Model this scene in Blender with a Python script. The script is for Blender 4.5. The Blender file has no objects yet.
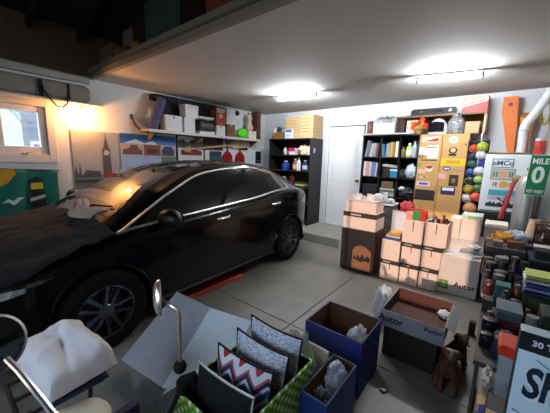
import bpy, bmesh, math, random
import numpy as np
from mathutils import Vector, Matrix, noise
random.seed(7)
PI = math.pi
SC = bpy.context.scene
COL = SC.collection

# ------------------------------------------------------------------ camera, world, exposure
cam_d = bpy.data.cameras.new('camera')
cam_d.sensor_fit = 'HORIZONTAL'
cam_d.sensor_width = 36.0
cam_d.lens = 280.87 / 550.0 * 36.0
cam_d.clip_start = 0.02
cam = bpy.data.objects.new('camera', cam_d)
COL.objects.link(cam)
YAW, PITCH, ROLL, CAM_H = 0.6721, 0.172, 0.026, 1.5413
_f = Vector((-math.sin(YAW) * math.cos(PITCH), math.cos(YAW) * math.cos(PITCH), -math.sin(PITCH)))
_r = Vector((math.cos(YAW), math.sin(YAW), 0))
_u = _r.cross(_f)
_r, _u = _r * math.cos(ROLL) + _u * math.sin(ROLL), _u * math.cos(ROLL) - _r * math.sin(ROLL)
cam.matrix_world = Matrix(((_r.x, _u.x, -_f.x, 0), (_r.y, _u.y, -_f.y, 0), (_r.z, _u.z, -_f.z, CAM_H), (0, 0, 0, 1)))
SC.camera = cam
w = bpy.data.worlds.new('sky'); SC.world = w; w.use_nodes = True
_bg = w.node_tree.nodes['Background']
_bg.inputs['Color'].default_value = (0.56, 0.74, 1.0, 1)
_bg.inputs['Strength'].default_value = 8.5
sun_d = bpy.data.lights.new('sun', 'SUN'); sun_d.energy = 3.5; sun_d.color = (1.0, .74, .60); sun_d.angle = .012
sun = bpy.data.objects.new('sun', sun_d); COL.objects.link(sun)
sun.rotation_euler = (math.radians(90 - 14), 0, math.radians(0))     # low evening sun shining along +Y through the garage door panes
vs = SC.view_settings
vs.view_transform = 'Standard'; vs.look = 'None'; vs.gamma = 1.0; vs.use_curve_mapping = False
vs.exposure = 0.0
SC.cycles.use_denoising = True
SC.cycles.max_bounces = 8
SC.cycles.sample_clamp_indirect = 4.0
TUBE_STRENGTH = 450.0      # the two fluorescent tubes
BULB_STRENGTH = 520.0     # the warm bulb under the wall shelf

# ------------------------------------------------------------------ helpers
def lin(c):
    return tuple((x / 12.92 if x <= 0.04045 else ((x + 0.055) / 1.055) ** 2.4) for x in c)
def rgb(h):
    h = h.lstrip('#')
    return lin(tuple(int(h[i:i + 2], 16) / 255 for i in (0, 2, 4)))
_M = {}
def mat(hexc, rough=0.6, metal=0.0, var=0.12, scale=14.0, bump=0.0, emit=0.0, coat=0.0, alpha=1.0, trans=0.0, spec=0.5):
    key = (hexc, rough, metal, var, scale, bump, emit, coat, alpha, trans, spec)
    if key in _M: return _M[key]
    m = bpy.data.materials.new('mat_' + hexc.lstrip('#')); m.use_nodes = True
    nt = m.node_tree; b = nt.nodes['Principled BSDF']
    c = rgb(hexc)
    tc = nt.nodes.new('ShaderNodeTexCoord'); nz = nt.nodes.new('ShaderNodeTexNoise')
    nz.inputs['Scale'].default_value = scale; nz.inputs['Detail'].default_value = 5
    nt.links.new(tc.outputs['Object'], nz.inputs['Vector'])
    mx = nt.nodes.new('ShaderNodeMix'); mx.data_type = 'RGBA'
    mx.inputs[6].default_value = tuple(x * (1 - var) for x in c) + (1,)
    mx.inputs[7].default_value = tuple(min(1, x * (1 + var)) for x in c) + (1,)
    nt.links.new(nz.outputs['Fac'], mx.inputs[0]); nt.links.new(mx.outputs[2], b.inputs['Base Color'])
    b.inputs['Roughness'].default_value = rough; b.inputs['Metallic'].default_value = metal
    b.inputs['Specular IOR Level'].default_value = spec
    b.inputs['Coat Weight'].default_value = coat
    b.inputs['Coat Roughness'].default_value = 0.04
    b.inputs['Alpha'].default_value = alpha
    b.inputs['Transmission Weight'].default_value = trans
    if bump:
        bp = nt.nodes.new('ShaderNodeBump'); bp.inputs['Strength'].default_value = bump
        bp.inputs['Distance'].default_value = 0.01
        nt.links.new(nz.outputs['Fac'], bp.inputs['Height']); nt.links.new(bp.outputs['Normal'], b.inputs['Normal'])
    if emit:
        b.inputs['Emission Color'].default_value = c + (1,); b.inputs['Emission Strength'].default_value = emit
    _M[key] = m
    return m

class MB:
    """collects shapes into one mesh"""
    def __init__(s): s.v = []; s.f = []
    def add(s, vs_, fs_, M=None):
        o = len(s.v)
        for p in vs_:
            p = Vector(p)
            s.v.append(tuple(M @ p) if M is not None else tuple(p))
        s.f += [tuple(i + o for i in f) for f in fs_]
        return s
    def box(s, x0, x1, y0, y1, z0, z1, bev=0.0, M=None, seg=1):
        bm = bmesh.new()
        vv = [bm.verts.new((x, y, z)) for x in (x0, x1) for y in (y0, y1) for z in (z0, z1)]
        for q in ((0, 1, 3, 2), (4, 6, 7, 5), (0, 4, 5, 1), (2, 3, 7, 6), (0, 2, 6, 4), (1, 5, 7, 3)):
            bm.faces.new([vv[i] for i in q])
        if bev > 0:
            bev = min(bev, .45 * min(abs(x1 - x0), abs(y1 - y0), abs(z1 - z0)))
            bmesh.ops.bevel(bm, geom=list(bm.edges), offset=bev, segments=seg, affect='EDGES', profile=.5)
        bm.verts.index_update()
        s.add([v.co for v in bm.verts], [[v.index for v in f.verts] for f in bm.faces], M)
        bm.free(); return s
    def tube(s, pts, r, n=8, closed=False, M=None):
        pts = [Vector(p) for p in pts]; N = len(pts)
        rr = r if isinstance(r, (list, tuple)) else [r] * N
        vs_, fs_ = [], []
        up = None
        for i, p in enumerate(pts):
            a = pts[(i - 1) % N] if (closed or i > 0) else p
            b = pts[(i + 1) % N] if (closed or i < N - 1) else p
            t = (b - a); t = t.normalized() if t.length > 1e-9 else Vector((0, 0, 1))
            if up is None:
                up = Vector((0, 0, 1)) if abs(t.z) < .9 else Vector((1, 0, 0))
            n1 = t.cross(up)
            if n1.length < 1e-6: n1 = t.orthogonal()
            n1.normalize(); n2 = n1.cross(t).normalized(); up = n2
            for k in range(n):
                a_ = 2 * PI * k / n
                vs_.append(p + (n1 * math.cos(a_) + n2 * math.sin(a_)) * rr[i])
        for i in range(N if closed else N - 1):
            for k in range(n):
                j = (i + 1) % N
                fs_.append((i * n + k, i * n + (k + 1) % n, j * n + (k + 1) % n, j * n + k))
        if not closed:
            fs_.append(tuple(range(n))[::-1]); fs_.append(tuple((N - 1) * n + k for k in range(n)))
        return s.add(vs_, fs_, M)
    def lathe(s, prof, n=20, c=(0, 0, 0), M=None):
        vs_, fs_ = [], []
        for r, z in prof:
            for k in range(n):
                a = 2 * PI * k / n
                vs_.append((c[0] + r * math.cos(a), c[1] + r * math.sin(a), c[2] + z))
        for i in range(len(prof) - 1):
            for k in range(n):
                fs_.append((i * n + k, i * n + (k + 1) % n, (i + 1) * n + (k + 1) % n, (i + 1) * n + k))
        if prof[0][0] > 1e-5: fs_.append(tuple(range(n))[::-1])
        if prof[-1][0] > 1e-5: fs_.append(tuple((len(prof) - 1) * n + k for k in range(n)))
        return s.add(vs_, fs_, M)
    def prism(s, pts, d0, d1, M=None):
        """outline in the local XY plane, thickness along local Z from d0 to d1"""
        n = len(pts)
        vs_ = [(x, y, d0) for x, y in pts] + [(x, y, d1) for x, y in pts]
        fs_ = [tuple(range(n))[::-1], tuple(range(n, 2 * n))] + [(i, (i + 1) % n, n + (i + 1) % n, n + i) for i in range(n)]
        return s.add(vs_, fs_, M)
    def hexa(s, bot, top):
        """solid between two outlines of equal length given in 3-D"""
        n = len(bot)
        fs_ = [tuple(range(n))[::-1], tuple(range(n, 2 * n))] + [(i, (i + 1) % n, n + (i + 1) % n, n + i) for i in range(n)]
        return s.add(list(bot) + list(top), fs_)
    def grid(s, fn, nu, nv, closed_u=False, M=None):
        vs_ = [fn(i / (nu if closed_u else nu - 1), j / (nv - 1)) for i in range(nu) for j in range(nv)]
        fs_ = []
        for i in range(nu if closed_u else nu - 1):
            for j in range(nv - 1):
                k = (i + 1) % nu
                fs_.append((i * nv + j, k * nv + j, k * nv + j + 1, i * nv + j + 1))
        return s.add(vs_, fs_, M)
    def ball(s, c, r, nu=16, nv=10, sq=(1, 1, 1), M=None):
        prof = [(math.sin(PI * j / nv), -math.cos(PI * j / nv)) for j in range(nv + 1)]
        vs_, fs_ = [], []
        for rr, z in prof:
            for k in range(nu):
                a = 2 * PI * k / nu
                vs_.append((c[0] + r * sq[0] * rr * math.cos(a), c[1] + r * sq[1] * rr * math.sin(a), c[2] + r * sq[2] * z))
        for i in range(nv):
            for k in range(nu):
                fs_.append((i * nu + k, i * nu + (k + 1) % nu, (i + 1) * nu + (k + 1) % nu, (i + 1) * nu + k))
        return s.add(vs_, fs_, M)
    def lump(s, c, size, seed=0, amp=.25, freq=3.0, nu=22, nv=14, M=None):
        """crumpled soft body"""
        prof = []
        def fn(u, v):
            a, b = 2 * PI * u, PI * v
            d = Vector((math.sin(b) * math.cos(a), math.sin(b) * math.sin(a), -math.cos(b)))
            k = 1 + amp * noise.noise(d * freq + Vector((seed * 3.1, seed * 1.7, seed))) + amp * .5 * noise.noise(d * freq * 2.7 + Vector((seed, 9, 2)))
            z = max(d.z * k, -.8)
            return (c[0] + size[0] * d.x * k, c[1] + size[1] * d.y * k, c[2] + size[2] * z)
        return s.grid(fn, nu, nv, closed_u=True, M=M)
    def mesh(s, name, m=None, smooth=False):
        me = bpy.data.meshes.new(name); me.from_pydata(s.v, [], s.f); me.validate()
        bm = bmesh.new(); bm.from_mesh(me)
        bmesh.ops.remove_doubles(bm, verts=bm.verts, dist=1e-6)
        bmesh.ops.recalc_face_normals(bm, faces=bm.faces); bm.to_mesh(me); bm.free()
        if smooth:
            me.polygons.foreach_set('use_smooth', [True] * len(me.polygons))
            if hasattr(me, 'set_sharp_from_angle'): me.set_sharp_from_angle(angle=math.radians(smooth if smooth is not True else 40))
        if m: me.materials.append(m)
        return me
    def build(s, name, m, parent=None, smooth=False, label=None):
        o = bpy.data.objects.new(name, s.mesh(name, m, smooth)); COL.objects.link(o)
        if parent is not None: o.parent = parent
        if label: o['label'] = label
        return o

def tag(o, label, cat, group=None):
    o['label'] = label; o['category'] = cat
    if group: o['group'] = group
    return o
def thing(name, label, cat, loc=(0, 0, 0), rz=0.0, group=None, rot=None):
    o = bpy.data.objects.new(name, None); COL.objects.link(o); o.empty_display_size = .1
    o.location = loc; o.rotation_euler = rot if rot else (0, 0, rz)
    return tag(o, label, cat, group)
def struct(name, mb, m, label=None, smooth=False):
    o = mb.build(name, m, None, smooth); o['kind'] = 'structure'
    if label: o['label'] = label
    return o
def wthing(name, label, cat, x0, x1, y0, y1, z0, group=None, rz=0.0):
    """thing standing at the centre of a footprint; returns it and its half sizes"""
    return thing(name, label, cat, ((x0 + x1) / 2, (y0 + y1) / 2, z0), rz, group), abs(x1 - x0) / 2, abs(y1 - y0) / 2
def text(name, s, size, M, m, parent, depth=.0015, bold=False, sx=1.0, shear=0.0):
    cu = bpy.data.curves.new(name, 'FONT'); cu.body = s; cu.size = size; cu.extrude = depth / 2
    cu.align_x = 'CENTER'; cu.align_y = 'CENTER'; cu.shear = shear
    if bold: cu.offset = size * .03
    cu.resolution_u = 3
    t = bpy.data.objects.new(name, cu); COL.objects.link(t)
    dg = bpy.context.evaluated_depsgraph_get()
    me = bpy.data.meshes.new_from_object(t.evaluated_get(dg))
    bpy.data.objects.remove(t); bpy.data.curves.remove(cu)
    me.transform(M @ Matrix.Diagonal((sx, 1, 1, 1)))
    me.materials.clear(); me.materials.append(m)
    o = bpy.data.objects.new(name, me); COL.objects.link(o); o.parent = parent
    return o
def FR(x, y, z, ang=0.0):     # plane facing -Y: local x -> +X, local y -> +Z, local z -> -Y
    return Matrix.Translation((x, y, z)) @ Matrix.Rotation(PI / 2, 4, 'X') @ Matrix.Rotation(ang, 4, 'Z')
def FX(x, y, z, ang=0.0):     # plane facing +X: local x -> +Y, local y -> +Z, local z -> +X
    return Matrix.Translation((x, y, z)) @ Matrix.Rotation(PI / 2, 4, 'Z') @ Matrix.Rotation(PI / 2, 4, 'X') @ Matrix.Rotation(ang, 4, 'Z')
def rect(w, h, cx=0, cy=0): return [(cx - w / 2, cy - h / 2), (cx + w / 2, cy - h / 2), (cx + w / 2, cy + h / 2), (cx - w / 2, cy + h / 2)]
def disc(r, n=20, cx=0, cy=0, ry=None): return [(cx + r * math.cos(2 * PI * k / n), cy + (ry or r) * math.sin(2 * PI * k / n)) for k in range(n)]
# ------------------------------------------------------------------ the building
XL, XR, YB, YF, HC, LOFT = -4.66, 0.95, 5.38, -1.35, 2.56, 1.60
plaster = mat('#d9dad8', .85, var=.05, scale=3, bump=.05)
def floor_mat():
    m = bpy.data.materials.new('concrete_floor'); m.use_nodes = True; nt = m.node_tree; b = nt.nodes['Principled BSDF']
    tc = nt.nodes.new('ShaderNodeTexCoord')
    n1 = nt.nodes.new('ShaderNodeTexNoise'); n1.inputs['Scale'].default_value = 1.6; n1.inputs['Detail'].default_value = 7; n1.inputs['Roughness'].default_value = .65
    n2 = nt.nodes.new('ShaderNodeTexNoise'); n2.inputs['Scale'].default_value = 45; n2.inputs['Detail'].default_value = 4
    for n in (n1, n2): nt.links.new(tc.outputs['Object'], n.inputs['Vector'])
    r = nt.nodes.new('ShaderNodeValToRGB')
    r.color_ramp.elements[0].position = .3; r.color_ramp.elements[0].color = rgb('#6a665f') + (1,)
    r.color_ramp.elements[1].position = .7; r.color_ramp.elements[1].color = rgb('#948e85') + (1,)
    nt.links.new(n1.outputs['Fac'], r.inputs['Fac'])
    mx = nt.nodes.new('ShaderNodeMix'); mx.data_type = 'RGBA'; mx.blend_type = 'MULTIPLY'; mx.inputs[0].default_value = .25
    nt.links.new(r.outputs['Color'], mx.inputs[6]); nt.links.new(n2.outputs['Color'], mx.inputs[7])
    nt.links.new(mx.outputs[2], b.inputs['Base Color'])
    b.inputs['Roughness'].default_value = .42
    rr = nt.nodes.new('ShaderNodeMapRange'); rr.inputs[3].default_value = .3; rr.inputs[4].default_value = .6
    nt.links.new(n1.outputs['Fac'], rr.inputs[0]); nt.links.new(rr.outputs[0], b.inputs['Roughness'])
    return m
FLM = floor_mat()
JX, JY = -1.37, 2.0
f = MB()   # slab base below the joints
f.box(XL - .2, XR + .2, YF - .2, YB + .2, -.12, -.012)
fl = struct('floor', f, mat('#2c2a27', .9), 'worn grey concrete garage floor with expansion joints')
g = .004
for xa, xb in ((XL - .2, JX - g), (JX + g, XR + .2)):
    for ya, yb in ((YF - .2, JY - g), (JY + g, YB + .2)):
        MB().box(xa, xb, ya, yb, -.03, 0, .003).build('concrete_slab', FLM, fl)
# the raised step along the far wall
stp = MB().box(XL, -1.75, 4.42, YB, 0, .16, .008)
struct('floor_step', stp, mat('#8f8c84', .7, var=.2, scale=6), 'raised concrete step in front of the white door')
struct('driveway', MB().box(-16, 12, -20, YF - .2, -.25, -.06), mat('#77746e', .9, var=.15, scale=2), 'grey paved driveway outside the garage door')
struct('ground_outside', MB().box(-16, XL - .2, YF - .2, 16, -.25, -.08), mat('#6c6a5e', .9, var=.2, scale=2), 'side yard ground outside the small window')
# walls
wl = MB()
WY0, WY1, WZ0, WZ1 = .52, 1.07, 1.50, 2.10
T = .16
wl.box(XL - T, XL, YF, WY0, 0, HC + .02).box(XL - T, XL, WY1, YB, 0, HC + .02).box(XL - T, XL, WY0, WY1, 0, WZ0).box(XL - T, XL, WY0, WY1, WZ1, HC + .02)
struct('wall_left', wl, plaster, 'white plastered side wall with posters')
struct('wall_left_upper', MB().box(XL - T, XL + .0, YF, YB, HC + .02, 3.16), mat('#6d5f50', .9, var=.2, scale=5), 'bare dusty upper side wall under the rafters')
struct('trim_1', MB().box(XL, XL + .05, YF, LOFT, HC - .08, HC + .02, .004), mat('#a9a49b', .8), 'pale wall plate running along the top of the side wall')
struct('wall_back', MB().box(XL - T, XR + T, YB, YB + T, 0, HC + .3), mat('#d3d7da', .8, var=.04, scale=3), 'bright white far wall with the door')
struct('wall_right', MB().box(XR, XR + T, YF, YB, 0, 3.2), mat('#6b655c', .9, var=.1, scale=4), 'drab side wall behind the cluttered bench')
fw = MB().box(XL - T, -4.35, YF - T, YF, 0, 3.2).box(.75, XR + T, YF - T, YF, 0, 3.2).box(-4.35, .75, YF - T, YF, 2.45, 4.3)
struct('wall_front', fw, plaster, 'wall around the garage door')
gdm = mat('#a9a59c', .6, var=.06)
GX0, GX1, GZ0, GZ1 = -2.05, -.16, 1.30, 2.36  # unseen pane area, added and sized so the sun reaches the cartons
gd = struct('door_2', MB().box(-4.35, .75, YF - .06, YF - .02, 0, GZ0, .003).box(-4.35, .75, YF - .06, YF - .02, GZ1, 2.45, .003).box(-4.35, GX0, YF - .06, YF - .02, GZ0, GZ1, .003).box(GX1, .75, YF - .06, YF - .02, GZ0, GZ1, .003), gdm, 'closed sectional garage door with a glazed upper part added to let the sun in')
for k in range(1, 4):
    x = GX0 + (GX1 - GX0) * k / 4; MB().box(x - .015, x + .015, YF - .055, YF - .025, GZ0, GZ1, .002).build('mullion', gdm, gd)
for k in range(4):
    xa = GX0 + (GX1 - GX0) * k / 4; xb = GX0 + (GX1 - GX0) * (k + 1) / 4; MB().box(xa + .015, xb - .015, YF - .042, YF - .038, GZ0, GZ1).build('door_pane', mat('#f2f6f8', .02, alpha=.06, var=0), gd)
for z in (.45, .88): MB().box(-4.35, .75, YF - .02, YF - .012, z, z + .012).build('panel_joint', mat('#77736b', .7), gd)
# loft slab = the white ceiling, open in front of LOFT
struct('ceiling', MB().box(XL, XR, LOFT + .06, YB, HC, HC + .05), mat('#d0cfcc', .8, var=.03, scale=2), 'white ceiling under the storage loft')
lf = MB().box(XL, XR, LOFT, LOFT + .06, HC - .01, HC + .13, .004)
lo = struct('trim_2', lf, mat('#8a8377', .75, var=.15, scale=5), 'grey timber fascia board along the edge of the loft')
MB().box(XL, XR, LOFT - .014, LOFT, HC + .045, HC + .065, .003).build('groove_strip', mat('#5e564b', .8), lo)
MB().box(XL, XR, LOFT + .06, YB, HC + .11, HC + .13).build('loft_deck', mat('#6b553c', .8), lo)
# dark pitched roof with rafters
rw = mat('#2a1f17', .9, var=.3, scale=8)
rf = MB()
for (xa, za, xb, zb) in ((XL - .4, 3.05, -1.85, 4.15), (-1.85, 4.15, XR + .4, 3.05)):
    rf.add([(xa, YF - .4, za), (xb, YF - .4, zb), (xb, YB + .4, zb), (xa, YB + .4, za), (xa, YF - .4, za + .04), (xb, YF - .4, zb + .04), (xb, YB + .4, zb + .04), (xa, YB + .4, za + .04)],
           [(0, 1, 2, 3), (4, 7, 6, 5), (0, 4, 5, 1), (1, 5, 6, 2), (2, 6, 7, 3), (3, 7, 4, 0)])
ro = struct('roof', rf, rw, 'dark boarded roof underside above the loft')
for k in range(13):
    y = YF + .25 + k * .52
    for (xa, za, xb, zb) in ((XL - .2, 3.08, -1.85, 4.13), (-1.85, 4.13, XR + .2, 3.08)):
        MB().add([(xa, y, za - .14), (xb, y, zb - .14), (xb, y + .05, zb - .14), (xa, y + .05, za - .14), (xa, y, za), (xb, y, zb), (xb, y + .05, zb), (xa, y + .05, za)],
                 [(0, 1, 2, 3), (4, 7, 6, 5), (0, 4, 5, 1), (1, 5, 6, 2), (2, 6, 7, 3), (3, 7, 4, 0)]).build('rafter', rw, ro)
gb = MB().add([(XL - T, YB, 2.8), (XR + T, YB, 2.8), (XR + T, YB, 3.2), (-1.85, YB, 4.2), (XL - T, YB, 3.2), (XL - T, YB + T, 2.8), (XR + T, YB + T, 2.8), (XR + T, YB + T, 3.2), (-1.85, YB + T, 4.2), (XL - T, YB + T, 3.2)],
              [(0, 1, 2, 3, 4), (9, 8, 7, 6, 5), (0, 5, 6, 1), (1, 6, 7, 2), (2, 7, 8, 3), (3, 8, 9, 4), (4, 9, 5, 0)])
struct('wall_back_gable', gb, mat('#4b4138', .9), 'dark gable wall at the end of the loft')

# window in the side wall
wn = struct('window_1', MB().box(XL - .02, XL + .025, WY0 - .10, WY0, WZ0 - .10, WZ1 + .1, .005).box(XL - .02, XL + .025, WY1, WY1 + .09, WZ0 - .10, WZ1 + .1, .005)
            .box(XL - .02, XL + .025, WY0, WY1, WZ1, WZ1 + .1, .005).box(XL - .02, XL + .025, WY0, WY1, WZ0 - .1, WZ0, .005), mat('#dcd6cc', .5, var=.05), 'small white casement window with a view of brick')
PY0, PY1, PZ0, PZ1 = .655, 1.0, 1.60, 2.035
MB().box(XL - .09, XL - .01, WY0, PY0, WZ0, WZ1, .004).box(XL - .09, XL - .01, PY1, WY1, WZ0, WZ1, .004).box(XL - .09, XL - .01, PY0, PY1, WZ0, PZ0, .004).box(XL - .09, XL - .01, PY0, PY1, PZ1, WZ1, .004).build('window_sash', mat('#e2ddd4', .45, var=.04), wn)
gl = bpy.data.materials.new('window_glass'); gl.use_nodes = True
_b = gl.node_tree.nodes['Principled BSDF']; _b.inputs['Base Color'].default_value = (.95, .98, 1, 1); _b.inputs['Roughness'].default_value = .02; _b.inputs['Alpha'].default_value = .12
MB().box(XL - .055, XL - .05, PY0, PY1, PZ0, PZ1).build('window_pane', gl, wn)
MB().box(XL - .01, XL + .03, .80, .86, WZ0 + .005, WZ0 + .025, .004).tube([(XL + .03, .83, WZ0 + .02), (XL + .05, .86, WZ0 + .03), (XL + .05, .90, WZ0 + .035)], .006).build('window_latch', mat('#c9c2b6', .4), wn)

# outside: the neighbour's house and a palm
nb = thing('neighbour_house', 'pale and grey brick neighbouring house seen through the small window', 'house', (-9.3, 1.6, 0))
MB().box(-.2, 0, -3.0, 0.05, 0, 5).build('stucco_wall', mat('#a3a9ad', .8, var=.02), nb)
bw = MB().box(-.2, -.012, 0.05, 3.5, 0, 5).build('brick_wall', mat('#6b6d72', .9, var=.1), nb)
bmat = [mat(c, .9, var=.15) for c in ('#6b6667', '#605d61', '#736e6d', '#666872')]
bme = [MB().box(-.02, .004, 0, .24, 0, .075, .004).mesh('brick', m) for m in bmat]
for r in range(24):
    for c in range(6):
        yy = .055 + c * .26 + (.13 if r % 2 else 0)
        if yy > 1.5: continue
        o = bpy.data.objects.new('brick', random.choice(bme)); COL.objects.link(o); o.parent = bw; o.location = (-.01, yy, 1.35 + r * .087)
hw = MB().box(.0, .03, .18, .62, 1.35, 1.78, .005).build('house_window', mat('#f2f4f5', .4), nb)
MB().box(.03, .035, .23, .57, 1.40, 1.73).build('house_window_pane', mat('#55616b', .1), hw)
pl = thing('palm_plant', 'green palm fronds outside the small window', 'plant', (-8.2, 1.05, 0))
MB().tube([(0, 0, 0), (.02, 0, 1.2), (0, 0, 2.4)], .06).build('stem', mat('#6a5a3e', .9), pl)
for k in range(9):
    a = k * 2 * PI / 9
    p = [Vector((math.cos(a) * t * .55, math.sin(a) * t * .55, 2.4 + .45 * t - .75 * t * t)) for t in (0, .25, .5, .75, 1)]
    m = MB().tube(p, [.012, .011, .009, .006, .003], 5)
    for i in range(1, 10):
        t = i / 10; q = Vector((math.cos(a) * t * .55, math.sin(a) * t * .55, 2.4 + .45 * t - .75 * t * t))
        sd = Vector((-math.sin(a), math.cos(a), -.4)) * .16 * (1 - t * .5)
        sd2 = Vector((math.sin(a), -math.cos(a), -.4)) * .16 * (1 - t * .5)
        fw_ = Vector((math.cos(a), math.sin(a), 0)) * .05
        for d in (sd, sd2): m.add([q, q + fw_ * .7, q + d + fw_ * 2, q + Vector((0, 0, .004))], [(0, 1, 2), (0, 2, 3)])
    m.build('frond', mat('#3c7a44', .6), pl)

# white panelled door in the far wall
DX0, DX1, DZ = -2.855, -2.13, .16
dm = mat('#e6e7e8', .45, var=.02)
dr = struct('door_1', MB().box(DX0, DX1, YB - .035, YB - .003, DZ + .01, DZ + 2.02, .003), dm, 'white two panel door with an arched upper panel')
def door_outline(x0, x1, z0, z1, arch):
    pts = [(x0, z0), (x1, z0), (x1, z1)]
    if arch: pts += [(x1 + (x0 - x1) * k / 10, z1 + arch * (math.sin(PI * k / 10) ** 1.5)) for k in range(1, 10)]
    return pts + [(x0, z1)]
for (z0, z1, ar) in ((.95, 1.80, .08), (.20, .80, 0)):
    pts = door_outline(DX0 + .11, DX1 - .11, DZ + z0, DZ + z1, ar)
    MB().tube([(x, YB - .036, z) for x, z in pts], .010, 6, closed=True).build('panel_moulding', dm, dr)
    pts = door_outline(DX0 + .16, DX1 - .16, DZ + z0 + .05, DZ + z1 - .05, ar)
    M = Matrix(((1, 0, 0, 0), (0, 0, -1, YB - .035), (0, 1, 0, 0), (0, 0, 0, 1)))
    MB().prism(pts, 0, .008, M).build('raised_panel', dm, dr)
hd = MB().lathe([(.028, 0), (.028, .006), (.012, .01), (.012, .04), (.026, .05), (.026, .068), (.012, .078), (0, .08)], 14, M=FR(DX1 - .06, YB - .036, DZ + .97)).build('door_handle', mat('#6d5a3c', .3, .9), dr)
js = struct('trim_3', MB().box(DX0 - .07, DX0 - .016, YB - .02, YB, DZ, DZ + 2.09, .003).box(DX1 + .016, DX1 + .07, YB - .02, YB, DZ, DZ + 2.09, .003).box(DX0 - .07, DX1 + .07, YB - .02, YB, DZ + 2.042, DZ + 2.09, .003), mat('#e4e6e8', .5, var=.03), 'white door casing on the far wall')
struct('door_gap', MB().box(DX0 - .016, DX1 + .016, YB - .006, YB - .001, DZ, DZ + 2.042), mat('#26272a', .9))

# fluorescent tubes on the ceiling
def tube_lamp(name, label, x0, y0, x1, y1, z=HC):
    a, b = Vector((x0, y0, 0)), Vector((x1, y1, 0)); L = (b - a).length; ang = math.atan2(b.y - a.y, b.x - a.x)
    c = (a + b) / 2
    t = thing(name, label, 'light', (c.x, c.y, z), ang, 'fluorescent ceiling lamps')
    MB().box(-L / 2, L / 2, -.035, .035, -.028, 0, .006).build('housing', mat('#e8e8e6', .5), t)
    for s in (-1, 1):
        MB().box(s * L / 2 - .012, s * L / 2 + .012, -.02, .02, -.085, -.02, .004).build('lamp_holder', mat('#8a8a88', .5), t)
    MB().tube([(-L / 2 + .015, 0, -.065), (L / 2 - .015, 0, -.065)], .017, 12).build('tube', mat('#f4f8ff', .4, var=0, emit=TUBE_STRENGTH), t)
tube_lamp('fluorescent_lamp', 'lit fluorescent tube over the tan sticker covered cabinet', -.93, 3.86, -.30, 4.0)
tube_lamp('fluorescent_lamp', 'lit fluorescent tube over the black shelving in the far corner', -3.08, 3.86, -2.38, 3.94)
# ------------------------------------------------------------------ the car: x = towards the room, y = towards its tail, front axle at y = 0
def curve(tab):
    xs = np.array([t[0] for t in tab], float); ys = np.array([t[1] for t in tab], float)
    d = np.diff(ys) / np.diff(xs); m = np.zeros(len(xs)); m[0], m[-1] = d[0], d[-1]
    for i in range(1, len(xs) - 1): m[i] = 0 if d[i - 1] * d[i] <= 0 else 2 * d[i - 1] * d[i] / (d[i - 1] + d[i])
    def f(x):
        x = min(max(x, xs[0]), xs[-1]); i = min(int(np.searchsorted(xs, x, 'right')) - 1, len(xs) - 2)
        h = xs[i + 1] - xs[i]; t = (x - xs[i]) / h
        return float((2 * t**3 - 3 * t**2 + 1) * ys[i] + (t**3 - 2 * t**2 + t) * h * m[i] + (-2 * t**3 + 3 * t**2) * ys[i + 1] + (t**3 - t**2) * h * m[i + 1])
    return f
WB = 2.60
CAR_RZ = .052
CAR_LOC = (-3.27 + 2.60 * math.sin(CAR_RZ), 3.32 - 2.60 * math.cos(CAR_RZ), 0)
U0, U1 = -.88, 3.40
zt = curve([(-.88, .58), (-.84, .68), (-.7, .79), (-.4, .89), (0, .955), (.13, .985), (.22, 1.02), (.70, 1.262), (1.2, 1.435), (1.6, 1.48), (1.95, 1.485), (2.35, 1.45), (2.7, 1.37), (3.0, 1.25), (3.2, 1.14), (3.34, 1.04), (3.40, .92)])
zb = curve([(-.88, .54), (-.6, .72), (-.3, .80), (0, .86), (.3, .925), (1.0, .97), (1.8, 1.02), (2.4, 1.08), (2.8, 1.09), (3.1, 1.05), (3.3, .98), (3.4, .86)])
wd = curve([(-.88, .50), (-.82, .66), (-.65, .80), (-.4, .875), (0, .90), (.6, .905), (2.4, .905), (2.8, .88), (3.1, .82), (3.3, .74), (3.4, .60)])
wr = curve([(-.88, .42), (-.6, .66), (0, .74), (.2, .745), (.7, .67), (1.2, .58), (1.9, .57), (2.5, .56), (2.9, .56), (3.2, .58), (3.4, .46)])
zr = curve([(-.88, .56), (-.6, .745), (-.3, .83), (0, .90), (.13, .935), (.22, .98), (.70, 1.215), (1.2, 1.385), (1.6, 1.425), (1.95, 1.43), (2.35, 1.385), (2.7, 1.295), (3.0, 1.18), (3.2, 1.08), (3.34, 1.0), (3.40, .88)])
zl = curve([(-.88, .30), (-.7, .20), (-.4, .19), (2.9, .20), (3.2, .26), (3.4, .36)])
NS = 34
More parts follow.
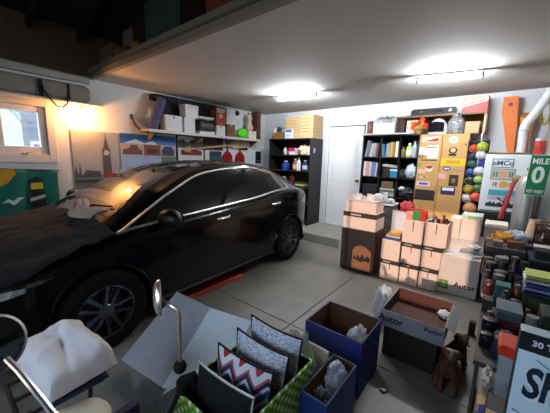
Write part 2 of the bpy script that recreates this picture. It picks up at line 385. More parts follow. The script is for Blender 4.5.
def section(u):
    """left half section from sill to centre line: list of (x, z)"""
    W, B, R, ZR, ZT, Z0 = wd(u), zb(u), wr(u), zr(u), zt(u), zl(u)
    B = min(B, ZR - .012)
    key = [(W * .90, Z0), (W * .965, Z0 + .05), (W * .992, Z0 + (B - Z0) * .28), (W, Z0 + (B - Z0) * .55), (W * .995, Z0 + (B - Z0) * .80), (W * .975, B - .035), (W * .945, B), ((W * .945 + R) / 2 + .015, (B + ZR) / 2), (R, ZR), (R * .80, ZR + (ZT - ZR) * .55), (R * .45, ZR + (ZT - ZR) * .90), (0, ZT)]
    counts = [2, 5, 5, 5, 3, 2, 4, 4, 3, 3, 3]
    pts = []
    for i, n in enumerate(counts):
        p0 = key[max(i - 1, 0)]; p1 = key[i]; p2 = key[i + 1]; p3 = key[min(i + 2, len(key) - 1)]
        if i + 2 >= len(key): p3 = (-key[-2][0], key[-2][1])
        for k in range(n):
            t = k / n
            q = []
            for c in (0, 1):
                m1 = (p2[c] - p0[c]) / 2; m2 = (p3[c] - p1[c]) / 2
                lim = 1.2 * abs(p2[c] - p1[c]) + 1e-4
                m1 = max(-lim, min(lim, m1)); m2 = max(-lim, min(lim, m2))
                q.append((2 * t**3 - 3 * t**2 + 1) * p1[c] + (t**3 - 2 * t**2 + t) * m1 + (-2 * t**3 + 3 * t**2) * p2[c] + (t**3 - t**2) * m2)
            pts.append(tuple(q))
    pts.append(key[-1])
    return pts
def side(u, z):      # half width of the flank at height z
    s = section(u)[:32]
    for a, b in zip(s, s[1:]):
        if a[1] <= z <= b[1]:
            t = (z - a[1]) / max(b[1] - a[1], 1e-6); return a[0] + (b[0] - a[0]) * t
    return s[0][0] if z < s[0][1] else s[-1][0]
def topz(u, x):      # height of the upper surface at lateral x
    s = section(u)[25:]; x = abs(x)
    for a, b in zip(s, s[1:]):
        if b[0] <= x <= a[0]:
            t = (x - a[0]) / min(b[0] - a[0], -1e-6); return a[1] + (b[1] - a[1]) * t
    return s[0][1]
paint = mat('#040505', .16, 0.0, var=.02, spec=.32)
chrome = mat('#f0f1f2', .3, 1.0, var=.02)
rubber = mat('#070707', .9, var=.1, spec=.2)
blackpl = mat('#060606', .45, var=.05, spec=.3)
tint = mat('#030404', .02, 0, var=0, coat=0, spec=.42)
car = thing('car', 'black hatchback car with chrome window trim parked along the poster wall', 'car', CAR_LOC, CAR_RZ)
us = np.linspace(U0, U1, 118)
RA = .375
arch = [(0.0, .33), (WB, .33)]
V, F = [], []
secs = [section(u) for u in us]; NP = len(secs[0])
def snap(u, p):
    x, z = p
    if z < .8:
        for cu, cz in arch:
            d = math.hypot(u - cu, z - cz)
            if abs(d - RA) < .024 and d > 1e-6:
                return cu + (u - cu) * RA / d, (x, cz + (z - cz) * RA / d)
    return u, p
for sgn in (1, -1):
    base = len(V)
    for u, s in zip(us, secs):
        for k, p in enumerate(s):
            uu, pp = (snap(u, p) if 1 <= k < 18 else (u, p))
            V.append((sgn * pp[0], uu, pp[1]))
    for i in range(len(us) - 1):
        for k in range(NP - 1):
            q = [base + i * NP + k, base + (i + 1) * NP + k, base + (i + 1) * NP + k + 1, base + i * NP + k + 1]
            cu = sum(V[j][1] for j in q) / 4; cz = sum(V[j][2] for j in q) / 4
            if k < 18 and any(math.hypot(cu - a, cz - b) < RA - .006 for a, b in arch): continue
            F.append(tuple(q))
    for i0 in (0, len(us) - 1):     # close nose and tail
        F.append(tuple(base + i0 * NP + k for k in range(NP)) )
body = MB(); body.add(V, F)
# flat underbody
body.box(-.78, .78, -.75, 3.25, .20, .24)
bo = body.build('body', paint, car, smooth=50)
for u in (0.0, WB):
    for s in (-1, 1):
        # wheel housing and lip
        hs = MB()
        n = 22
        def hfn(a, b, u=u, s=s): 
            an = -.25 + (PI + .5) * a
            return (s * (.905 - .32 * b), u + RA * 1.0 * math.cos(an), .33 + RA * math.sin(an))
        MB().grid(hfn, n, 3).build('wheel_housing', rubber, car)
        lip = []
        for k in range(25):
            an = -.3 + (PI + .6) * k / 24; yy, z = u + RA * math.cos(an), .33 + RA * math.sin(an)
            lip.append((s * (side(yy, max(z, zl(yy) + .01)) + .001), yy, z))
        MB().tube(lip, .011, 6).build('wheel_arch_lip', paint, car, smooth=True)
# glass: windshield, rear screen, side windows
def crown_patch(u0, u1, f0, f1, nu, off):
    def fn(a, b):
        u = u0 + (u1 - u0) * a; x = (b * 2 - 1) * (f0 + (f1 - f0) * a) * wr(u)
        return (x, u, topz(u, x) + off)
    return MB().grid(fn, nu, 21)
crown_patch(.20, 1.20, .97, .955, 24, .006).build('windshield', mat('#16110c', .04, 0, var=.0, spec=.8), car, smooth=True, label='dark windshield catching the warm bulb')
crown_patch(2.62, 3.22, .93, .90, 16, .006).build('rear_screen', tint, car, smooth=True)
lo_ = lambda u: zb(u) + .018
def hi_(u):
    h = zr(u) - .030
    if u > 2.05: h = min(h, zr(2.05) - .03 - (u - 2.05) * .22 - max(0, u - 2.38) ** 2 * 3.0)
    return max(h, lo_(u) + .004)
for s in (-1, 1):
    for (nm, ua, ub) in (('front_side_window', .22, 1.33), ('rear_side_window', 1.41, 2.16), ('quarter_window', 2.20, 2.585)):
        def fn(a, b, ua=ua, ub=ub, s=s):
            u = ua + (ub - ua) * a; z = lo_(u) + (hi_(u) - lo_(u)) * b
            return (s * (side(u, z) + .005), u, z)
        MB().grid(fn, 26, 8).build(nm, tint, car, smooth=True)
    for (ua, ub) in ((1.33, 1.41), (2.16, 2.20)):
        def fn(a, b, ua=ua, ub=ub, s=s):
            u = ua + (ub - ua) * a; z = lo_(u) + (hi_(u) - lo_(u)) * b
            return (s * (side(u, z) + .007), u, z)
        MB().grid(fn, 3, 8).build('window_pillar', tint, car)
    U = [.14 + (2.60 - .14) * k / 50 for k in range(51)]
    loop = [(s * (side(u, lo_(u)) + .008), u, lo_(u)) for u in U] + [(s * (side(u, hi_(u)) + .008), u, hi_(u)) for u in U[::-1]]
    MB().tube(loop, .012, 6, closed=True).build('window_trim', chrome, car, smooth=True, label='chrome strip around the side windows')
    # door handles, door seams, mirror
    for u, z in ((1.26, .885), (2.24, .93)):
        x = side(u, z)
        MB().tube([(s * (x + .004), u - .12, z - .004), (s * (x + .034), u - .095, z), (s * (x + .038), u + .02, z + .004), (s * (x + .004), u + .06, z + .006)], .011, 8).build('door_handle', chrome, car, smooth=True)
    for seam in ([(.52, .36), (.45, .6), (.50, .90)], [(1.37, .26), (1.40, .6), (1.38, .99)], [(2.50, .75), (2.42, .95), (2.40, 1.06)]):
        P = [(s * (side(u, z) + .0005), u, z) for u, z in seam]
        MB().tube(P, .0035, 4).build('door_seam', rubber, car)
    MB().tube([(s * (side(u, .27) + .002), u, .245) for u in np.linspace(.42, 2.2, 12)], .02, 6).build('side_skirt', blackpl, car, smooth=True)
    mr = MB().ball((s * 1.01, .50, 1.005), 1, 18, 12, (.125, .085, .085)).tube([(s * .86, .50, .945), (s * .95, .50, .955), (s * 1.0, .50, .98)], [.03, .025, .03], 8).build('door_mirror', blackpl, car, smooth=True)
    MB().prism(disc(.085, 18, 0, 0, .052), 0, .004, Matrix.Translation((s * 1.01, .576, 1.005)) @ Matrix.Rotation(-PI / 2, 4, 'X')).build('mirror_glass', mat('#8b9298', .05, 1.0), mr)
    # lamps as patches following the flank
    def patch(pts_lo, pts_hi, off, n=14):
        cl, ch = curve(pts_lo), curve(pts_hi); a0, a1 = pts_lo[0][0], pts_lo[-1][0]
        def fn(a, b, s=s):
            u = a0 + (a1 - a0) * a; z = cl(u) + (ch(u) - cl(u)) * b
            return (s * (side(u, z) + off), u, z)
        return MB().grid(fn, n, 6)
    hl = patch([(-.78, .61), (-.5, .645), (-.30, .715)], [(-.78, .655), (-.5, .70), (-.30, .725)], .006).build('headlight', mat('#232a30', .08, .3, var=.3, scale=40, coat=1.0), car, smooth=True)
    patch([(-.70, .625), (-.55, .640), (-.45, .66)], [(-.70, .655), (-.55, .685), (-.45, .69)], .010, 8).build('headlight_lens', mat('#e7eef4', .08, .8), hl, smooth=True)
    patch([(-.72, .36), (-.6, .355), (-.48, .37)], [(-.72, .41), (-.6, .42), (-.48, .39)], .006, 8).build('fog_lamp', mat('#b9c6d0', .06, .7, coat=1.0), car, smooth=True)
    patch([(2.98, .86), (3.2, .82), (3.36, .80)], [(2.98, .90), (3.2, .97), (3.36, .90)], .006).build('tail_light', mat('#6a1012', .12, 0, coat=1.0), car, smooth=True)
    patch([(-.2, .33), (-.1, .33)], [(-.2, .34), (-.1, .34)], .004, 3)
# front and rear details
MB().box(-.42, .42, -.905, -.86, .42, .60, .02).build('grille', blackpl, car)
MB().tube([(-.44, -.895, .60), (0, -.925, .615), (.44, -.895, .60)], .010, 6).build('grille_trim', chrome, car)
MB().box(-.62, .62, -.90, -.80, .22, .34, .03).build('bumper_intake', blackpl, car)
MB().box(-.26, .26, 3.385, 3.41, .62, .74, .004).build('number_plate', mat('#cfcfc8', .5), car)
MB().tube([(0, 1.95, 1.46), (0, 2.1, 1.53)], .006, 6).build('roof_aerial', rubber, car)
for s in (-1, 1):
    MB().tube([(s * .15, .24, 1.055), (s * .45, .29, 1.068)], .008, 6).build('wiper', rubber, car)
# wheels
def wheel(u, s):
    wh = bpy.data.objects.new('wheel', None); COL.objects.link(wh); wh.parent = car; wh.location = (s * .80, u, .33)
    wh.rotation_euler = (0, s * PI / 2, 0)    # local z points outwards
    ty = [(.21, -.10), (.27, -.105), (.305, -.10), (.325, -.085), (.33, -.06), (.33, .06), (.325, .085), (.305, .10), (.27, .105), (.21, .10), (.203, .085), (.203, -.085), (.21, -.10)]
    MB().lathe(ty, 36).build('tyre', rubber, wh, smooth=50)
    al = mat('#63666a', .28, .9, var=.05)
    MB().lathe([(.203, -.09), (.206, .085), (.212, .098), (.20, .098), (.192, .07), (.188, -.09), (.203, -.09)], 36).build('rim', al, wh, smooth=50)
    for k in range(5):
        a = 2 * PI * k / 5 + .3
        for dd in (-.17, .17):
            M = Matrix.Rotation(a, 4, 'Z')
            MB().hexa([M @ Vector((.03, dd * .10 - .016, .045)), M @ Vector((.197, dd * .29 - .014, .06)), M @ Vector((.197, dd * .29 + .014, .06)), M @ Vector((.03, dd * .10 + .016, .045))],
                      [M @ Vector((.03, dd * .10 - .012, .085)), M @ Vector((.197, dd * .29 - .010, .092)), M @ Vector((.197, dd * .29 + .010, .092)), M @ Vector((.03, dd * .10 + .012, .085))]).build('spoke', al, wh)
    MB().lathe([(.058, .03), (.058, .082), (.045, .094), (0, .097)], 18).build('hub_cap', al, wh, smooth=40)
    MB().lathe([(.16, .0), (.16, .02), (.03, .02)], 24).build('brake_disc', mat('#55565a', .4, .8), wh)
    return wh
for u in (0.0, WB):
    for s in (1, -1): wheel(u, s)

# clothes thrown over the bonnet
def drape(x, y, h):
    return max(h, 0)
def cloth(name, label, x0, x1, u0, u1, m, seed, amp, lift, nu=46, nv=46, edge=.05):
    th = thing(name, label, 'cloth', CAR_LOC, CAR_RZ)
    def fn(a, b):
        ea = edge * noise.noise(Vector((b * 5, seed, 1))); eb = edge * noise.noise(Vector((a * 5, 3, seed)))
        u = u0 + (u1 - u0) * a + ea * (1 if a > .5 else -1); x = x0 + (x1 - x0) * b + eb
        W = wd(u) * .93
        if abs(x) <= W: z = topz(u, x)
        else:
            ex = abs(x) - W; z = topz(u, W) - ex * 1.1
            x = math.copysign(max(W + .02 + ex * .1, side(u, max(z, .5)) + .02), x)
        k = abs(noise.noise(Vector((x * 6 + seed, u * 3.5, seed)))) * amp + amp * .5 * abs(noise.noise(Vector((x * 15, u * 9 + seed, 4))))
        return (x, u, z + lift + k)
    mb = MB().grid(fn, nu, nv)
    o = mb.build('fabric', m, th, smooth=True)
    sm = o.modifiers.new('thickness', 'SOLIDIFY'); sm.thickness = .006; sm.offset = 1
    return th
cloth('jacket', 'black jacket spread over the bonnet of the car', -.60, .84, -.66, .12, mat('#0b0706', .95, var=.3, scale=30, bump=.1), 3, .035, .012, edge=.02)
lump = thing('rag', 'crumpled pale rag lying at the foot of the windshield', 'cloth', CAR_LOC, CAR_RZ)
def ragf(a, b):
    u = .02 + .17 * a + .04 * math.sin(b * 7); x = -.05 + .62 * b
    z = topz(u, x) + .070 + .05 * math.sin(PI * a) * (.5 + abs(noise.noise(Vector((a * 3, b * 9, 5))))) + .03 * abs(noise.noise(Vector((a * 9, b * 20, 2))))
    return (x, u, z)
ro_ = MB().grid(ragf, 16, 44).build('fabric', mat('#b09a8c', .9, var=.2, bump=.2), lump, smooth=True)
ro_.modifiers.new('thickness', 'SOLIDIFY').thickness = .012
# red trolley jack bar on the floor beside the car
rj = thing('ramp_board', 'long red painted board lying on the floor under the car door sill', 'board', (-2.50, 2.02, 0))
MB().box(-.06, .06, -.42, .42, 0, .055, .008).build('board', mat('#b03a22', .55, var=.15), rj)
for y in (-.38, .38): MB().box(-.05, .05, y - .02, y + .02, .055, .062, .002).build('end_strap', mat('#8d2a18', .5), rj)
# ------------------------------------------------------------------ builders for common things
def carton(name, label, cat, x0, x1, y0, y1, z0, z1, m, tape=None, band=None, rz=0.0, group=None, bev=.004, lid=None, taped='x'):
    t, hx, hy = wthing(name, label, cat, x0, x1, y0, y1, z0, group, rz); h = z1 - z0
    MB().box(-hx, hx, -hy, hy, 0, h, bev).build('box_body', m, t)
    if tape:
        w_ = min(hx, hy) * .18
        if taped == 'x': MB().box(-hx - .001, hx + .001, -w_, w_, h - .05, h + .0015).build('tape', tape, t)
        else: MB().box(-w_, w_, -hy - .001, hy + .001, h - .05, h + .0015).build('tape', tape, t)
    if band:
        zc, bh, bmt = band
        MB().box(-hx - .0015, hx + .0015, -hy - .0015, hy + .0015, zc * h, zc * h + bh).build('printed_band', bmt, t)
    if lid:
        MB().box(-hx - .005, hx + .005, -hy - .005, hy + .005, h - lid[0], h + .004, .003).build('lid', lid[1], t)
    return t
def bottle(name, label, x, y, z, r, h, m, capm, labm=None, cat='bottle', group=None, neck=.4):
    t = thing(name, label, cat, (x, y, z), 0, group)
    MB().lathe([(r * .9, 0), (r, .01), (r, h * .62), (r * .9, h * .72), (r * neck, h * .84), (r * neck, h * .92)], 16).build('bottle_body', m, t, smooth=40)
    MB().lathe([(r * neck * 1.25, h * .90), (r * neck * 1.25, h), (0, h)], 14).build('cap', capm, t, smooth=40)
    if labm: MB().lathe([(r * 1.01, h * .15), (r * 1.02, h * .16), (r * 1.02, h * .52), (r * 1.01, h * .53)], 16).build('paper_label', labm, t)
    return t
def jar(name, label, x, y, z, r, h, m, lidm, cat='jar', group=None):
    t = thing(name, label, cat, (x, y, z), 0, group)
    MB().lathe([(r * .92, 0), (r, .008), (r, h * .78), (r * .9, h * .84), (r * .88, h * .88)], 18).build('jar_body', m, t, smooth=40)
    MB().lathe([(r * .95, h * .85), (r * .96, h * .99), (r * .9, h), (0, h)], 18).build('lid', lidm, t, smooth=40)
    return t
def book(name, label, x0, x1, y0, y1, z0, z1, m, spine='-y', lean=0.0, group=None, cat='book'):
    """upright or flat book: cover boards plus page block; spine faces -y or +x"""
    t, hx, hy = wthing(name, label, cat, x0, x1, y0, y1, z0, group); h = z1 - z0
    if lean: t.rotation_euler = (0, lean, 0)
    c = .004
    if spine == '-y':       # thickness along x
        MB().box(-hx, -hx + c, -hy, hy, 0, h).box(hx - c, hx, -hy, hy, 0, h).box(-hx, hx, -hy, -hy + c, 0, h).build('cover', m, t)
        MB().box(-hx + c, hx - c, -hy + c, hy - .005, .004, h - .004).build('pages', mat('#d8d2c0', .9), t)
    elif spine == 'flat':   # lies flat, spine to -y
        MB().box(-hx, hx, -hy, hy, 0, c).box(-hx, hx, -hy, hy, h - c, h).box(-hx, hx, -hy, -hy + c, 0, h).build('cover', m, t)
        MB().box(-hx + .004, hx - .004, -hy + c, hy - .005, c, h - c).build('pages', mat('#d8d2c0', .9), t)
    return t
def open_box(name, label, cat, x0, x1, y0, y1, z0, z1, outer, inner, rz=0.0, th=.008, base_h=.02, group=None):
    t, hx, hy = wthing(name, label, cat, x0, x1, y0, y1, z0, group, rz); h = z1 - z0
    for nm, a in (('front_wall', (-hx, hx, -hy, -hy + th)), ('rear_wall', (-hx, hx, hy - th, hy)), ('side_wall', (-hx, -hx + th, -hy + th, hy - th)), ('side_wall', (hx - th, hx, -hy + th, hy - th))):
        MB().box(a[0], a[1], a[2], a[3], 0, h, .002).build(nm, outer, t)
    MB().box(-hx + th, hx - th, -hy + th, hy - th, 0, base_h).build('bottom', inner, t)
    e = .0025
    MB().box(-hx + th, -hx + th + e, -hy + th, hy - th, base_h, h - .001).box(hx - th - e, hx - th, -hy + th, hy - th, base_h, h - .001).box(-hx + th, hx - th, -hy + th, -hy + th + e, base_h, h - .001).box(-hx + th, hx - th, hy - th - e, hy - th, base_h, h - .001).build('liner', inner, t)
    return t, hx, hy, h
def soft(name, label, cat, c, size, m, seed, amp=.25, freq=3, part='fabric', group=None, extra=None):
    t = thing(name, label, cat, (c[0], c[1], c[2] - size[2] * .8), 0, group)
    mb_ = MB().lump((0, 0, size[2] * .8), tuple(q * .95 for q in size), seed, .34, 2.4, 44, 28) if part == 'film' else MB().lump((0, 0, size[2] * .8), size, seed, amp, freq)
    mb_.build(part, m, t, smooth=80)
    return t
cardb = mat('#a97a4c', .85, var=.08, scale=30)
cardb_in = mat('#7c4a2b', .85, var=.1, scale=30)
whitebx = mat('#e3e3e2', .7, var=.04)
tapem = mat('#b98d55', .35, var=.05)
darkm = mat('#1b1917', .6, var=.1)
goldpl = mat('#b09a6a', .4)
film = mat('#dfe6ea', .12, 0, var=.05, alpha=.45, spec=.9)

# ------------------------------------------------------------------ side wall: lamp, shelf, bag, flag, pictures
sb = thing('narrow_shelf', 'narrow white wall shelf above the small window', 'shelf', (XL, .55, 2.17))
MB().box(0, .26, -1.1, 1.12, 0, .022, .003).build('board', mat('#d8cfc0', .7), sb)
for y in (-.2, .95): MB().box(0, .02, y, y + .02, -.16, 0).box(0, .2, y, y + .02, -.02, 0).build('bracket', mat('#b9b0a2', .5), sb)
bg = thing('storage_bag', 'long grey canvas bag with black straps on the shelf over the window', 'bag', (XL + .135, .35, 2.192))
MB().grid(lambda a, b: ((.11 + .008 * math.sin(b * 25)) * abs(math.cos(2 * PI * a)) ** .6 * math.copysign(1, math.cos(2 * PI * a)), -.75 + 1.92 * b, .115 + .113 * abs(math.sin(2 * PI * a)) ** .5 * math.copysign(1, math.sin(2 * PI * a)) * (1 if .02 < b < .98 else .75)), 28, 40, closed_u=True).build('bag_body', mat('#8b847a', .9, var=.2, bump=.3), bg, smooth=60)
for y in (.64, .66, .93):
    MB().box(.112, .120, y - .012, y + .012, 0.0, .2).build('strap', mat('#161412', .8), bg)
MB().tube([(.125, .64, .17), (.135, .70, .02), (.15, .78, -.09), (.155, .84, -.10), (.14, .90, -.04), (.125, .93, .08)], .010, 6).build('strap_loop', mat('#161412', .8), bg, smooth=True)
bl = thing('bulb_lamp', 'glowing warm bulb under the end of the wall shelf', 'light', (XL + .16, 1.44, 2.17))
MB().lathe([(.04, -.02), (.04, 0), (0, 0)], 16).lathe([(.02, -.07), (.022, -.02), (.0, -.02)], 14).build('lamp_holder', mat('#d5cfc2', .5), bl)
MB().ball((0, 0, -.115), .036, 16, 10, (1, 1, 1.15)).build('bulb', mat('#ffb066', .4, var=0, emit=BULB_STRENGTH), bl, smooth=True)

fg = thing('banner', 'green lighthouse banner with yellow sun and white gull hanging under the window', 'banner', (XL + .10, .80, 1.345), 0)
def flagf(a, b): return (.014 * math.sin(a * 14 + b * 2), -.55 + .86 * a - .01 * b, -.62 * b - .015 * a * 3)
fo = MB().grid(flagf, 40, 16).build('cloth', mat('#0f6a5a', .8, var=.12), fg, smooth=True); fo.modifiers.new('thickness', 'SOLIDIFY').thickness = .004
MB().tube([(0, -.58, .0), (0, .33, -.045)], .010, 8).build('rod', mat('#2b1d14', .6), fg)
MB().prism([(-.30, -.24), (-.18, -.18), (-.10, -.07), (-.12, -.02), (-.30, -.015)], .0, .004, FX(.022, 0, 0)).build('sun_patch', mat('#c8951e', .8), fg)
lh = MB().prism([(.0, -.5), (.16, -.5), (.14, -.27), (.02, -.27)], 0, .004, FX(.026, 0, 0)).build('tower_patch', mat('#14181a', .8), fg)
MB().prism([(.02, -.27), (.14, -.27), (.14, -.19), (.02, -.19)], 0, .004, FX(.026, 0, 0)).build('lamp_patch', mat('#c9b31e', .8), lh)
MB().prism([(.01, -.19), (.15, -.19), (.13, -.14), (.08, -.11), (.03, -.14)], 0, .004, FX(.026, 0, 0)).build('roof_patch', mat('#17201c', .8), lh)
MB().prism([(.0, -.42), (.15, -.38), (.15, -.34), (.0, -.38)], 0, .004, FX(.029, 0, 0)).build('stripe_patch', mat('#b9bcb4', .8), lh)
MB().prism([(-.26, -.42), (-.2, -.37), (-.155, -.40), (-.11, -.36), (-.05, -.36), (-.12, -.42), (-.155, -.45), (-.2, -.41)], 0, .004, FX(.026, 0, 0)).build('gull_patch', mat('#c6d4cf', .8), fg)

def picture(name, label, y0, y1, z0, z1, ground, shapes, frame=None, depth=.02, cat='picture', x=XL):
    t = thing(name, label, cat, (x, (y0 + y1) / 2, (z0 + z1) / 2)); hy, hz = (y1 - y0) / 2, (z1 - z0) / 2
    MB().box(0, depth, -hy, hy, -hz, hz, .002).build('backing', ground, t)
    lay = {}
    for i, (nm, pts, m) in enumerate(shapes):
        k = .0012 * (1 + i)
        MB().prism([(a * hy, b * hz) for a, b in pts], depth, depth + k, FX(0, 0, 0)).build(nm, m, t)
    if frame:
        fm, fw_ = frame
        MB().box(0, depth + .015, -hy - fw_, -hy, -hz - fw_, hz + fw_, .002).box(0, depth + .015, hy, hy + fw_, -hz - fw_, hz + fw_, .002).box(0, depth + .015, -hy, hy, hz, hz + fw_, .002).box(0, depth + .015, -hy, hy, -hz - fw_, -hz, .002).build('frame', fm, t)
    return t
def R_(x0, x1, y0, y1): return [(x0, y0), (x1, y0), (x1, y1), (x0, y1)]
inkg = mat('#4a4a4b', .7)
picture('canvas_print', 'tall grey canvas print of a clock tower with a red bus', 1.32, 1.93, 1.00, 1.85, mat('#a7a5a2', .8, var=.25, scale=5),
        [('river_print', R_(-1, 1, -1, -.45), mat('#77746f', .8, var=.2, scale=9)), ('skyline_print', [(-1, -.5), (-.9, -.15), (-.82, -.5), (-.75, -.05), (-.68, -.5), (-.5, -.3), (.1, -.35), (.1, -.55), (-1, -.55)], inkg),
         ('tower_print', [(.22, -.7), (.62, -.7), (.60, .42), (.54, .46), (.50, .62), (.44, .80), (.42, .96), (.40, .80), (.34, .62), (.30, .46), (.24, .42)], mat('#5a5552', .8, var=.4, scale=40)),
         ('clock_print', [(.42 + .13 * math.cos(a / 12 * 2 * PI), .29 + .085 * math.sin(a / 12 * 2 * PI)) for a in range(12)], mat('#bdbab2', .8)),
         ('bus_print', R_(.30, .80, -.62, -.42), mat('#a8201c', .7)), ('bridge_print', R_(-1, 1, -.72, -.62), mat('#3d3b3a', .8))])
skyb = mat('#2f6fb3', .6, var=.25, scale=6); brn = mat('#7d4634', .7, var=.4, scale=25); sand = mat('#b9a593', .7, var=.2)
picture('car_poster', 'wide poster of vintage cars under a blue sky', 1.96, 2.91, 1.30, 1.86, sand,
        [('sky_print', R_(-1, .98, .45, .98), skyb), ('cloud_print', [(-.9, .45), (-.5, .7), (-.2, .5), (.1, .66), (.3, .45)], mat('#cdd8e2', .7)),
         ('car_print', [(-.95, -.15), (-.92, .12), (-.75, .18), (-.66, .38), (-.48, .38), (-.40, .15), (-.30, .1), (-.3, -.15)], mat('#6b3a3a', .6, var=.4, scale=30)),
         ('wall_print', R_(-.22, .38, -.2, .42), brn), ('shade_print', R_(-.12, .28, -.05, .18), mat('#3d2a24', .7)),
         ('boat_print', [(.45, -.2), (.42, .1), (.55, .38), (.8, .38), (.93, .1), (.90, -.2)], mat('#27345f', .6, var=.4, scale=30)),
         ('sea_print', R_(-1, .38, -.98, -.22), mat('#9eb2cc', .7, var=.2, scale=8)), ('meadow_print', R_(.42, .98, -.98, -.25), mat('#66704a', .7, var=.4, scale=30))])
picture('red_car_print', 'picture of a red car before dark trees with a brown edge', 2.95, 3.52, 1.36, 1.89, mat('#d3cfcc', .6, var=.08),
        [('trees_print', [(-1, .2), (-1, .62), (-.6, .8), (-.3, .55), (.1, .8), (.5, .58), (1, .75), (1, .2)], mat('#3a3d33', .7, var=.5, scale=25)),
         ('car_print', [(-.75, -.3), (-.78, 0), (-.5, .1), (-.35, .3), (.25, .3), (.5, .05), (.85, 0), (.85, -.3)], mat('#7e1c22', .5)),
         ('window_print', [(-.38, .08), (-.28, .25), (.2, .25), (.35, .08)], mat('#20242a', .4))], (mat('#3b2114', .6), .022))
picture('dark_print', 'dark landscape print behind the wooden oar', 3.56, 4.02, 1.66, 1.90, mat('#231d1a', .6, var=.4, scale=20), [('field_print', R_(-1, 1, -.9, -.3), mat('#4a3324', .6, var=.3))])
picture('blue_print', 'small dark teal print beside the red dustpan', 3.68, 3.98, 1.35, 1.64, mat('#17323d', .6, var=.4, scale=20), [('haze_print', R_(-.9, .9, -.2, .3), mat('#2c505a', .6))])
ps = thing('poster_sheet', 'white paper sheet pinned low beside the black panel', 'paper', (XL, 4.83, 1.6))
MB().box(0, .003, -.16, .16, -.22, .14).build('sheet', mat('#d6d9dd', .8), ps)
for y in (-.13, .13): MB().lathe([(.008, 0), (.008, .006), (0, .008)], 8, M=FX(.003, y, .12)).build('pin', mat('#9a2a2a', .4), ps)
bp_ = thing('slate_board', 'black slate panel on the side wall by the corner shelving', 'panel', (XL, 5.12, 1.55))
MB().box(0, .03, -.07, .10, -.15, .13, .004).build('panel_face', mat('#141516', .5), bp_); MB().box(.03, .034, -.05, .08, -.1, -.09).build('slot', chrome, bp_)
# oar on two pegs
oa = thing('wooden_oar', 'pale wooden oar hung slanting over the pictures', 'oar', (XL + .06, 3.95, 1.77))
A, Bv = Vector((0, -.92, -.13)), Vector((0, .80, .07)); dv = (Bv - A)
MB().tube([A.lerp(Bv, t) for t in (0, .02, .1, .3, .5, .6, .7)], [.012, .018, .02, .021, .022, .024, .026], 10).build('shaft', mat('#c4a27a', .6), oa, smooth=True)
ang = math.atan2(dv.z, dv.y)
MB().prism([(-.28, -.02), (-.18, -.075), (.26, -.085), (.30, -.06), (.30, .06), (.26, .085), (-.18, .075), (-.28, .02)], -.008, .008, Matrix.Translation(A.lerp(Bv, .84)) @ FX(0, 0, 0, ang)).build('blade', mat('#cbb08a', .6), oa)
MB().prism([(-.08, -.03), (.06, -.06), (.06, .06), (-.08, .03)], -.006, .01, Matrix.Translation(A.lerp(Bv, .06)) @ FX(0, 0, 0, ang)).build('grip_end', mat('#bb9468', .6), oa)
for t in (.3, .62): MB().tube([A.lerp(Bv, t) + Vector((-.06, 0, -.03)), A.lerp(Bv, t) + Vector((.03, 0, -.028)), A.lerp(Bv, t) + Vector((.035, 0, .01))], .006, 6).build('peg', mat('#5a4632', .6), oa)
# hanging red dustpans
for i, (y, lab) in enumerate(((4.13, 'red dustpan hanging nearer the teal print'), (4.50, 'red dustpan hanging nearer the white paper sheet'))):
    t = thing('dustpan', lab, 'dustpan', (XL + .02, y, 1.70), 0, 'red dustpans on the side wall')
    MB().prism([(-.14, -.34), (.14, -.34), (.13, -.15), (.05, -.06), (-.05, -.06), (-.13, -.15)], .005, .03, FX(0, 0, 0)).build('pan', mat('#8e1515', .35), t)
    MB().tube([(.02, 0, -.08), (.025, 0, .03), (.02, 0, .07)], [.022, .016, .014], 8).build('handle', mat('#5e0f10', .4), t)
    MB().prism([(-.11, -.33), (.11, -.33), (.10, -.28), (-.10, -.28)], .03, .045, FX(0, 0, 0)).build('lip', mat('#d8d4cf' if i else '#6d0f0f', .5), t)
dr_ = thing('dark_bracket', 'black hook rail under the end of the long shelf', 'rail', (XL, 4.62, 1.72))
MB().box(0, .05, -.18, .12, -.02, .03, .006).build('rail', darkm, dr_)
for y in (-.12, .06): MB().tube([(.05, y, 0), (.08, y, -.02), (.08, y, .02)], .006, 6).build('hook', darkm, dr_)

# long storage shelf on the side wall
SZ = 1.93
sh = thing('storage_shelf', 'long white shelf on the side wall loaded with boxes', 'shelf', (XL, 3.6, SZ - .03))
MB().box(0, .345, -1.34, 1.26, 0, .03, .003).build('board', mat('#a39c90', .6), sh)
MB().box(.345, .350, -1.34, 1.26, -.012, .034, .002).build('edge_strip', mat('#cfcac0', .5), sh)
for y in (-1.2, -.3, .5, 1.2):
    MB().add([(0, y, 0), (.3, y, 0), (0, y, -.16), (0, y + .02, 0), (.3, y + .02, 0), (0, y + .02, -.16)], [(0, 1, 2), (3, 5, 4), (0, 3, 4, 1), (1, 4, 5, 2), (2, 5, 3, 0)]).build('bracket', mat('#7b7266', .6), sh)
SF = XL + .325
fr = thing('foam_roll', 'purple foam mat roll leaning at the end of the long shelf', 'roll', (SF - .12, 2.37, SZ))
def tl(z): return Vector((0, .012 + .20 * z / .52, z))
MB().tube([tl(.012), tl(.5)], .072, 20).build('roll', mat('#4b4a77', .85, var=.15, bump=.15), fr, smooth=True)
MB().tube([tl(.02), tl(.02) + Vector((.05, .02, -.0))], .012, 6).build('loose_end', mat('#3b3a63', .85), fr)
hk = thing('curved_hook', 'dark curved hook on the wall next to the purple roll', 'hook', (XL, 2.16, 1.98))
MB().tube([(0, 0, .14), (.03, .005, .10), (.05, .03, .02), (.06, .09, -.05), (.03, .13, -.07)], [.014, .014, .016, .014, .008], 8).build('hook', mat('#3a281d', .6), hk, smooth=True)
MB().box(0, .008, -.02, .02, .1, .18, .002).build('mount_plate', mat('#3a281d', .6), hk)
